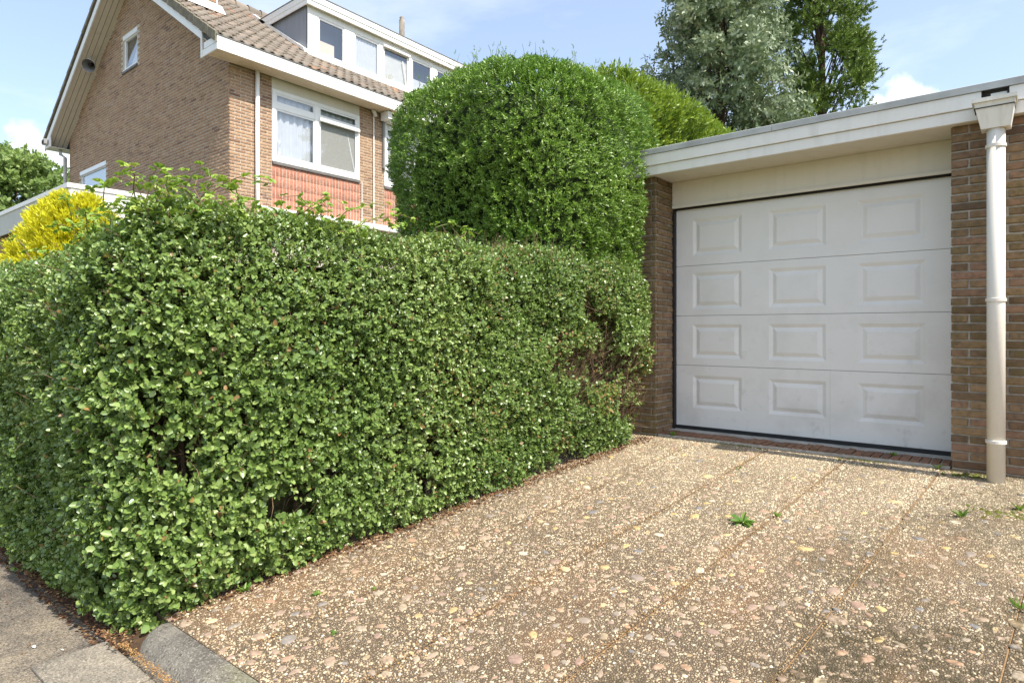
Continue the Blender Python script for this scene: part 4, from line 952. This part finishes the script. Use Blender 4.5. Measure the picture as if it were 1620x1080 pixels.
    for i in range(n3):
        d = n[i]*.5+np.array((0, 0, .2))+hr.normal(0, .6, 3); d = unit(d); up = n[i]*.7+np.array((0, 0, .8))+hr.normal(0, .3, 3); up = unit(up-d*np.dot(up, d)); x = np.cross(d, up)
        o = bpy.data.objects.new('leaf', lm[i % 4]); COL.objects.link(o); o.parent = hedge
        m = Matrix(((x[0], d[0], up[0], P[i][0]), (x[1], d[1], up[1], P[i][1]), (x[2], d[2], up[2], P[i][2]), (0, 0, 0, 1)))
        o.matrix_local = Matrix.Translation(-hedge.location) @ m @ Matrix.Scale(hr.uniform(.7, 1.15), 4)
make_hedge()

# ---------------------------------------------------------------- clipped yew behind the hedge
yew = thing('clipped_yew', 'tall rounded clipped yew rising behind the hedge beside the garage', 'shrub', (-4.0, 5.05, -.2))
def make_yew():
    r = np.random.default_rng(44)
    C = np.array((-3.96, 5.09, 1.45)); A = np.array((1.20, 1.20, 1.84)); pw = 8.0
    T = [sprig(r, 3, .040, .028, .0095, 1.05, True, 3) for _ in range(10)]
    N = 65000; d = unit(r.normal(size=(N, 3))*np.array((1, 1, 1.15)))
    k = (np.abs(d[:, 0])**2.7+np.abs(d[:, 1])**2.7)**(pw/2.7)+np.abs(d[:, 2])**pw; k = k**(-1/pw); P = d*k[:, None]*A
    g = unit(np.sign(d)*np.abs(P/A)**(pw-1)/A)
    W = P+C
    b = (vnoise(W, 1.1, 5)-.5)*.26+(vnoise(W, 3.5, 6)-.5)*.09+(vnoise(W, 11, 7)-.5)*.085
    W = W+g*b[:, None]; tm = np.clip((W[:, 2]-2.3)/.9, 0, 1); W[:, 2] -= tm*.12*np.clip((W[:, 0]-C[0])*.62+(C[1]-W[:, 1])*.78+.1, 0, 1.2)
    # narrower towards the foot, top leans down to the right
    fz = np.clip((W[:, 2]-1.3)/1.1, 0, 1); W[:, :2] = C[:2]+(W[:, :2]-C[:2])*(.86+.14*fz)[:, None]
    front = (W[:, 0]-C[0])*.75+(C[1]-W[:, 1])*.65
    keep = (W[:, 2] > .75) & ((front > -.75) | (r.random(N) < .35)) & ~((W[:, 0] > -3.0) & (W[:, 1] > 5.32) & (W[:, 2] < 2.65)) & ~((W[:, 0] > -2.96) & (W[:, 1] > 5.42))
    W, g = W[keep], g[keep]; N = len(W)
    dd = r.exponential(.03, N)-.015; W = W-g*dd[:, None]
    D = g*.9+np.array((0, 0, .25))+r.normal(0, .35, (N, 3)); S = np.clip(r.normal(1.05, .2, N), .6, 1.6)
    V, F, rn, gp, ix = scatter(T, W, D, S, r)
    # young shoots along the top
    zone = np.clip(gp*.6+(vnoise(W, 1.3, 31)[ix]-.3)*.6, 0, 1)
    link('foliage', np_mesh('yew_foliage', V, F, 'yew_leaf', {'rnd': rn, 'grp': zone}), yew, 'stuff')
    top = W[(W[:, 2] > 3.0)]; top = top[r.integers(0, len(top), 240)]
    L = r.uniform(.05, .22, len(top)); thin_twigs(top, np.array((.05, 0, 1.))+r.normal(0, .22, (len(top), 3)), L, np.full(len(top), .003), r, 'stem_green', 'young_shoots', yew)
    tips = top+np.array((.05, 0, 1.))*L[:, None]
    V, F, rn, gp, ix = scatter([sprig(r, 3, .05, .028, .008, .7, True, 3) for _ in range(4)], np.concatenate([tips-.02*np.array((0, 0, 1)), top+np.array((0, 0, .5))*L[:, None]]), np.array((0, 0, 1.))+r.normal(0, .3, (2*len(top), 3)), np.full(2*len(top), .8), r)
    link('shoot_leaves', np_mesh('shoot_leaves', V, F, 'yew_leaf', {'rnd': rn, 'grp': gp}), yew, 'stuff')
    # dark inside and stems
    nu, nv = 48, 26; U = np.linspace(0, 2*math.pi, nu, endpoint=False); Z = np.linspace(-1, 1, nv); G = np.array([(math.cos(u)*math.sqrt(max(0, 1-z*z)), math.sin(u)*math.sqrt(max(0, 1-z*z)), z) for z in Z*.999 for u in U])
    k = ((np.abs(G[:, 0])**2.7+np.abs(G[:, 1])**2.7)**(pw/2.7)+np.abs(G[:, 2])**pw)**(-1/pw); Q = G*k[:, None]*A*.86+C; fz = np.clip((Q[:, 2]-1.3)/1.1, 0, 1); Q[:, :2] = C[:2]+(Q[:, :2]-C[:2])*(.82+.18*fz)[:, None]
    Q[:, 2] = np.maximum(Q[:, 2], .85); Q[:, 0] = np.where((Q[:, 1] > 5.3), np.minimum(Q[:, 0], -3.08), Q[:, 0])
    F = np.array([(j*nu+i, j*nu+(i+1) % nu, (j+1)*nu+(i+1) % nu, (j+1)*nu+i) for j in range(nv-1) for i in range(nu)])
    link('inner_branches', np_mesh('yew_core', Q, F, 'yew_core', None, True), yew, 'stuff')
    st = MB()
    for i in range(9):
        a = i*.7; st.tube([(-4.0+.15*math.cos(a), 5.06+.15*math.sin(a), -.3), (-4.0+.35*math.cos(a), 5.06+.35*math.sin(a), .6), (-4.0+.8*math.cos(a), 5.06+.8*math.sin(a), 1.9)], [.06, .045, .02], 7)
    st.build('trunk', 'bark', yew, smooth=True)
make_yew()

# ---------------------------------------------------------------- trees and other shrubs
def spray_mesh(P, D, S, T, r, m, name, parent, zone=None):
    V, F, rn, gp, ix = scatter(T, P, D, S, r); g = gp if zone is None else np.clip(gp*.4+zone[ix]*.6, 0, 1)
    return link(name, np_mesh(name, V, F, m, {'rnd': rn, 'grp': g}), parent, 'stuff')
def make_thuja():
    th = thing('thuja_hedge', 'yellow-green clipped conifer hedge running behind the garage roof', 'hedge', (-3.9, 8.6, -.3)); r = np.random.default_rng(51)
    n = 8200; T = [sprig(r, 5, .16, .065, .024, .7, True, 2) for _ in range(8)]
    y = r.uniform(6.35, 11.5, n); kind = r.random(n); z = r.uniform(1.8, 3.85, n); x = np.full(n, -3.42); nr = np.tile((1., 0, 0), (n, 1))
    tp = kind < .28; x[tp] = r.uniform(-4.5, -3.42, tp.sum()); z[tp] = 3.86; nr[tp] = (0, 0, 1.)
    fr = kind > .86; x[fr] = r.uniform(-4.5, -3.42, fr.sum()); y[fr] = 6.35; nr[fr] = (0, -1., 0)
    P = np.stack([x, y, z], 1); P = P+nr*((vnoise(P, 1.6, 1)-.5)*.3+(vnoise(P, 5, 2)-.5)*.16)[:, None]
    ed = np.clip((P[:, 0]+3.75)/.35, 0, 1)*np.clip((P[:, 2]-3.6)/.4, 0, 1); P[:, 2] -= .12*ed; P[:, 0] -= .12*ed
    spray_mesh(P-nr*r.exponential(.04, n)[:, None], nr*.8+np.array((0, 0, .9))+r.normal(0, .3, (n, 3)), r.uniform(.7, 1.2, n), T, r, 'thuja_leaf', 'foliage', th, vnoise(P, 3, 3))
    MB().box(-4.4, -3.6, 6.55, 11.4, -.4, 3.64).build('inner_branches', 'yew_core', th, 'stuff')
make_thuja()
def tree(name, label, base, trunk_h, lean, crown, nclump, per, clump_r, leafT, m, seed, droop=.0, up=.4, bark='bark', tr=.16, flat=.6, thin=1.):
    """crown(h 0..1) -> radius; clumps of leaves at the ends of limbs"""
    r = np.random.default_rng(seed); root = thing(name, label, 'tree', base); B = np.array(base); z0, z1 = crown['z']
    tk = MB(); tk.tube([B+np.array((0, 0, -.3)), B+np.array((lean*.2, 0, trunk_h*.3)), B+np.array((lean*.6, .05, trunk_h*.65)), B+np.array((lean, 0, trunk_h))], [tr, tr*.8, tr*.5, .03], 10)
    tk.build('trunk', bark, root, smooth=True)
    h = r.random(nclump)**crown.get('bias', 1.); a = r.uniform(0, 2*math.pi, nclump); rr = np.array([crown['r'](x) for x in h])*np.sqrt(r.uniform(.25, 1., nclump))*(1+.22*np.sin(a*3+h*9)+r.normal(0, .10, nclump))
    zc = z0+(z1-z0)*h; fx = np.clip((zc-B[2])/trunk_h, 0, 1)
    Cc = np.stack([B[0]+lean*fx+np.cos(a)*rr, B[1]+np.sin(a)*rr, zc], 1); lb = MB()
    for i in range(0, nclump, 2):
        f = max(0, fx[i]-.10-.12*rr[i]/2); p0 = np.array((B[0]+lean*f, B[1], B[2]+trunk_h*f)); mid = (p0+Cc[i])/2+np.array((0, 0, .12*rr[i]))
        lb.tube([p0, mid, Cc[i]], [max(.012, .045*(1-f)), .018, .006], 5, False)
    lb.build('limbs', bark, root, 'stuff')
    n = nclump*per; ci = np.repeat(np.arange(nclump), per); off = unit(r.normal(size=(n, 3)))*(r.random(n)**.45)[:, None]*np.array((1, 1, flat))*clump_r*r.uniform(.6, 1.3, nclump)[ci][:, None]
    P = Cc[ci]+off; out = unit(P-np.array((B[0]+lean*.5, B[1], 0))*np.array((1, 1, 0))-np.array((0, 0, 1))*P*np.array((0, 0, 1)))
    D = off/clump_r*.7+out*.5+np.array((0, 0, up-droop))+r.normal(0, .35, (n, 3))
    zone = np.clip(.5+off[:, 2]/clump_r*.5+r.normal(0, .15, nclump)[ci], 0, 1)*0+np.clip(r.normal(.5, .25, nclump)[ci], 0, 1)
    spray_mesh(P, D, r.uniform(.7, 1.25, n)*thin, leafT, r, m, 'crown', root, zone)
    return root
tr_ = np.random.default_rng(60)
leafy = [sprig(tr_, 4, .13, .085, .042, 1.1, True, 2, .25) for _ in range(8)]
tree('silver_leaved_tree', 'dense grey-green tree with silvery leaf tips behind the garage roof', (-5.25, 13.55, -.4), 9.6, .1,
     {'z': (3.6, 9.9), 'r': lambda h: 1.62*(1-.62*h**1.3)*(.75+.25*min(1, h*4+.3))}, 250, 52, .42, leafy, 'silver_leaf', 61, droop=.75, up=.25, tr=.2, flat=.75, thin=1.2)
needle = [sprig(tr_, 3, .13, .090, .026, .75, True, 5) for _ in range(8)]
tree('pine_tree', 'open-crowned olive green pine with bare inner branches right of the silvery tree', (-4.0, 17.0, -.4), 11.5, .1,
     {'z': (4.6, 11.6), 'r': lambda h: 1.22*(1-.35*h)}, 175, 52, .33, needle, 'pine_leaf', 62, up=.6, tr=.17, flat=1.25)
broad = [sprig(tr_, 4, .30, .26, .16, 1.1, True, 2) for _ in range(8)]
tree('broadleaf_tree', 'round green broadleaf tree far behind the annex at the left edge', (-51, 11.2, -.5), 9.5, .3,
     {'z': (4.0, 12.0), 'r': lambda h: 4.3*math.sqrt(max(.04, 1-(2*h-.9)**2*.86))}, 190, 42, .95, broad, 'tree_leaf', 63, tr=.3, flat=.7)
def make_golden():
    g = thing('golden_conifer', 'bright yellow feathery conifer between the hedge and the annex', 'shrub', (-8.35, 2.3, -.5)); r = np.random.default_rng(71)
    n = 3600; T = [sprig(r, 5, .11, .05, .013, .7, True, 3) for _ in range(8)]
    C = np.array((-8.2, 2.35, .9)); h = r.random(n)**.7; a = r.uniform(0, 6.28, n); rad = 1.15*(1-h)**.75+.10
    P = np.stack([C[0]+np.cos(a)*rad*(1.0+.2*np.sin(a*4)), C[1]+np.sin(a)*rad*.75, C[2]-.4+1.78*h], 1); P[:, 0] += .28*h
    P += ((vnoise(P, 4, 1)-.5)*.25)[:, None]*np.stack([np.cos(a), np.sin(a), h*0], 1)
    D = np.stack([np.cos(a)*.6, np.sin(a)*.6, np.full(n, .9)], 1)+r.normal(0, .3, (n, 3))
    spray_mesh(P, D, r.uniform(.8, 1.4, n), T, r, 'golden_leaf', 'foliage', g, vnoise(P, 3, 3))
    MB().tube([(C[0], C[1], -.6), (C[0]+.1, C[1], 1.0), (C[0]+.2, C[1], 2.3)], [.05, .03, .01], 7).build('trunk', 'bark', g)
make_golden()

# ---------------------------------------------------------------- wild climber straggling over the hedge top
cl = thing('wild_climber', 'pale green straggling climber with thorny stems sprawling over the left hedge corner', 'climber', (-4.3, 1.8, 1.5))
def make_climber():
    r = np.random.default_rng(81); lm = []
    for k in range(4):
        mb = MB()
        for (bx, by, sc, ang) in ((0, 0, 1, 0), (.0, .01, .8, .95), (.0, .01, .8, -.95)):
            mb.add(leaf_verts((bx, by, 0), (math.sin(ang), math.cos(ang), .05*k), (0, 0, 1), .047*sc, .032*sc, .15+.05*k, .12), LEAF_F)
        lm.append(mb.mesh('leaf', 'climber_leaf'))
    leafpos = []
    specs = []
    for i in range(115):
        x = -3.35-abs(r.normal(0, 1.15)); y = 1.28+r.uniform(0, .65)
        if r.random() < .45: x, y = -3.22-r.uniform(.0, .3), r.uniform(1.25, 2.3)
        specs.append((x, y, ZT-.05-max(0, -4.3-x)*.05, r.uniform(0, 6.28), r.uniform(.25, .62), r.uniform(.02, .20)))
    for (x, y) in ((-4.35, 1.5), (-4.0, 1.45), (-3.6, 1.5), (-3.45, 1.6), (-4.8, 1.4)): specs.append((x, y, ZT-.03, r.uniform(0, 6.28), r.uniform(.3, .45), r.uniform(.22, .34)))
    for (y, a, L) in ((2.35, 1.3, .6), (2.6, 2.0, .55), (2.9, 1.0, .4), (3.2, 1.5, .35), (2.15, .7, .5)): specs.append((-3.12, y, ZT+.0, a, L, .10))
    for x, y, z, a, L, lift in specs:
        p = np.array((x, y, z)); pts = [p]; n = 6
        for k in range(1, n+1):
            f = k/n; pts.append(np.array((x+math.cos(a)*L*f*.8+r.normal(0, .012), y+math.sin(a)*L*f*.6+r.normal(0, .012), z+lift*math.sin(f*2.2)*1.1+r.normal(0, .008))))
        MB().tube(pts, [.0035, .0032, .003, .0028, .0024, .002, .0012], 4, False).build('stem', 'stem_green' if r.random() < .6 else 'twig', cl)
        for k in range(1, n+1):
            for _ in range(r.integers(1, 4)): leafpos.append((pts[k]+r.normal(0, .012, 3), r.uniform(0, 6.28), r.uniform(.45, 1.05), r.uniform(-.7, .7), r.uniform(-.7, .7)))
    r.shuffle(leafpos); VV, FF, RR = [], [], []
    for i, (p, a, s, tx, ty) in enumerate(leafpos):
        m = Matrix.Translation(Vector(p)) @ Matrix.Rotation(a, 4, 'Z') @ Matrix.Rotation(tx, 4, 'X') @ Matrix.Rotation(ty, 4, 'Y') @ Matrix.Scale(s, 4)
        if i < 280:
            o = bpy.data.objects.new('leaf', lm[i % 4]); COL.objects.link(o); o.parent = cl; o.matrix_local = Matrix.Translation(-cl.location) @ m
        else:
            b = sum(len(v) for v in VV); src = lm[i % 4]; VV.append(np.array([m @ v.co for v in src.vertices])); FF.append(np.array([tuple(q.vertices) for q in src.polygons])+b); RR.append(np.full(6, r.random()))
    link('foliage', np_mesh('climber_foliage', np.concatenate(VV), np.concatenate(FF), 'climber_leaf', {'rnd': np.concatenate(RR), 'grp': np.concatenate(RR)}), cl, 'stuff')
make_climber()

# ---------------------------------------------------------------- litter, weeds
def litter(name, label, n, fx, fy, size, m, seed, lift=.004):
    r = np.random.default_rng(seed); V, F, rn = [], [], []
    for i in range(n):
        x, y = fx(r), fy(r)
        z = (gz(y) if (y > 1.27 and x > -3.2) else max(PZ+.012, gz(y)-.03) if y > 1.06 else PZ)+lift+r.uniform(0, .006)
        d = np.array((r.normal(), r.normal(), r.normal()*.15)); b = len(V)*6; V.append(leaf_verts((x, y, z), d, np.array((0, 0, 1.))+r.normal(0, .35, 3), size*r.uniform(.5, 1.3), size*r.uniform(.25, .6), .2, .15)); F += [tuple(b+j for j in f) for f in LEAF_F]; rn += [r.random()]*2
    V = np.array(V).reshape(-1, 3); rn = np.array(rn); o = link(name, np_mesh(name, V, np.array(F), m, {'rnd': rn, 'grp': rn, 'dead': rn*0}), None, 'stuff'); tag(o, label, 'litter'); return o
litter('leaf_litter', 'brown dead leaves lying along the foot of the hedge', 2600, lambda r: r.uniform(-7, -3.12), lambda r: 1.04+abs(r.normal(0, .07)), .022, 'litter_leaf', 91)
def hx_(r): globals()['_y'] = r.uniform(1.3, 5.35); return -3.16+(_y-1.45)*.109+r.normal(0, .05)
litter('fallen_leaves', 'rust-coloured dry leaves between the hedge and the edge of the drive', 3000, hx_, lambda r: _y, .022, 'litter_leaf', 92)
def jx(r):
    globals()['_y'] = r.uniform(1.4, 5.3); k = r.choice([-2.265, -1.665, -1.665, -1.065, -1.065, -.465]); return skew(k, _y)+r.normal(0, .010)*(1+2*abs(math.sin(_y*2.3+k*5)))
litter('joint_debris', 'orange-brown plant debris caught in the joints of the drive', 5200, jx, lambda r: _y, .008, 'debris', 93, .001)
litter('kerb_debris', 'orange-brown debris lying in the gutter at the foot of the kerb', 1500, lambda r: r.uniform(-3.15, -1.6), lambda r: 1.095+r.normal(0, .008), .009, 'debris', 94, .008)
def mx(r): return r.uniform(-4.6, -2.3)
litter('pavement_debris', 'scattered pale petals and bits of leaf on the pavement', 160, mx, lambda r: r.uniform(.3, 1.0), .014, 'litter_leaf', 95)
litter('drive_debris', 'scattered dry leaf bits over the drive slabs', 420, lambda r: r.uniform(-3.0, .6), lambda r: r.uniform(1.4, 5.3), .012, 'litter_leaf', 96, .003)
def petals():
    r = np.random.default_rng(97)
    for i, (x, y, s) in enumerate(((-3.52, .86, .03), (-3.38, .93, .018), (-3.28, 1.0, .018))):
        mb = MB(); mb.add(leaf_verts((x, y, PZ+.006), (1, .3*i, 0), (0, 0, 1), s, s*.5, .1, .05), LEAF_F)
        tag(mb.build('petal', 'petal'), ('largest white petal on the pavement left of the hedge corner', 'middle small white petal on the pavement by the hedge', 'white petal nearest the hedge corner on the pavement')[i], 'petal', 'petals on the pavement')
petals()
def weed(px_, py_, label, n, L, W, seed, spread=.9, flat=.5):
    r = np.random.default_rng(seed); c, s = cc, ss
    a = (px_-810)/1000; b = -(py_-522)/1000; d = np.array((a*c-s, a*s+c, b)); t = (-.06-.09*YF-EYE)/(d[2]-.09*d[1]); P = np.array((0, 0, EYE))+d*t
    root = thing('weed', label, 'weed', tuple(P), 'weeds on the drive')
    for k in range(n):
        an = k*2.4+r.uniform(-.4, .4); e = r.uniform(.3, 1.)*spread; dd = np.array((math.cos(an)*e, math.sin(an)*e, flat+r.uniform(0, .5)))
        b0 = P+np.array((math.cos(an), math.sin(an), 0))*.008*r.random()
        mb = MB(); mb.add(leaf_verts(b0, dd, np.array((0, 0, 1.))+r.normal(0, .3, 3), L*r.uniform(.6, 1.2), W*r.uniform(.7, 1.2), .2, .15), LEAF_F); mb.build('leaf', M['weed_leaf_single'], root)
leaf_material('weed_leaf_single', [(0, (.09, .20, .03)), (.6, (.16, .30, .045)), (1, (.26, .38, .07))], .5, .3, src='obj')
for i, w in enumerate(((1176, 826, 'limp green leafy clipping lying in the middle of the drive', 20, .075, .032, 1.25, -.02), (1229, 817, 'small dark green weed beside the leafy clipping', 8, .035, .016), (1168, 742, 'tiny weed sprout in a joint near the garage door', 5, .025, .010),
        (1278, 712, 'low weed at the middle of the brick threshold', 9, .032, .012), (1414, 722, 'weed tuft growing from the right part of the brick threshold', 10, .045, .014), (1484, 741, 'weed at the foot of the right brick pier', 9, .045, .012),
        (1521, 818, 'pale green weed seedling right of centre on the mossy slabs', 7, .06, .018), (1612, 806, 'weed at the right edge of the photo below the downpipe', 7, .05, .02), (1614, 962, 'weed near the lower right corner on dark mossy slabs', 6, .05, .018),
        (500, 941, 'flat lime green weed on the drive near the hedge corner', 9, .03, .012, 1., .15), (388, 934, 'low weed beside the hedge foot near the kerb', 12, .04, .016, 1., .3), (344, 940, 'dark green weed nearest the kerb end under the hedge', 8, .045, .02, .8, .5),
        (528, 1001, 'tiny flat weed low on the left of the drive', 6, .02, .010, 1., .1), (590, 931, 'tiny green weed left of centre near the hedge foot', 6, .016, .010, 1., .15), (1064, 690, 'leafy weed at the foot of the left brick pier', 14, .05, .022), (1392, 826, 'minute sprout in the joint right of the drive centre', 4, .014, .007))):
    weed(*w[:6], 200+i, *(w[6:]))
def moss(px_, py_, label, sx, sy, seed, n):
    r = np.random.default_rng(seed); a = (px_-810)/1000; b = -(py_-522)/1000; d = np.array((a*cc-ss, a*ss+cc, b)); t = (-.06-.09*YF-EYE)/(d[2]-.09*d[1]); P = np.array((0, 0, EYE))+d*t; mb = MB()
    for i in range(n):
        x, y = P[0]+r.normal(0, sx), min(P[1]+r.normal(0, sy), YF-.012); q = r.uniform(.006, .018)*(1.2 if i < n/3 else .8); z = gz(y)
        ring = [(x+q*math.cos(k*1.047)*r.uniform(.7, 1.2), y+q*math.sin(k*1.047)*r.uniform(.7, 1.2), z-.002) for k in range(6)]
        mb.add(ring+[(x, y, z+q*.45)], [(k, (k+1) % 6, 6) for k in range(6)])
    o = mb.build('moss_patch', 'moss', None, 'stuff', True); tag(o, label, 'moss')
moss(1530, 752, 'yellow-green moss cushion between the right pier and the downpipe', .075, .03, 1, 150)
moss(1370, 728, 'moss along the joint below the right part of the door', .10, .025, 2, 60)
moss(1160, 702, 'thin moss on the slabs below the left part of the threshold', .12, .02, 3, 60)
moss(1590, 812, 'dark moss streak on the slabs at the right edge', .12, .05, 4, 110)
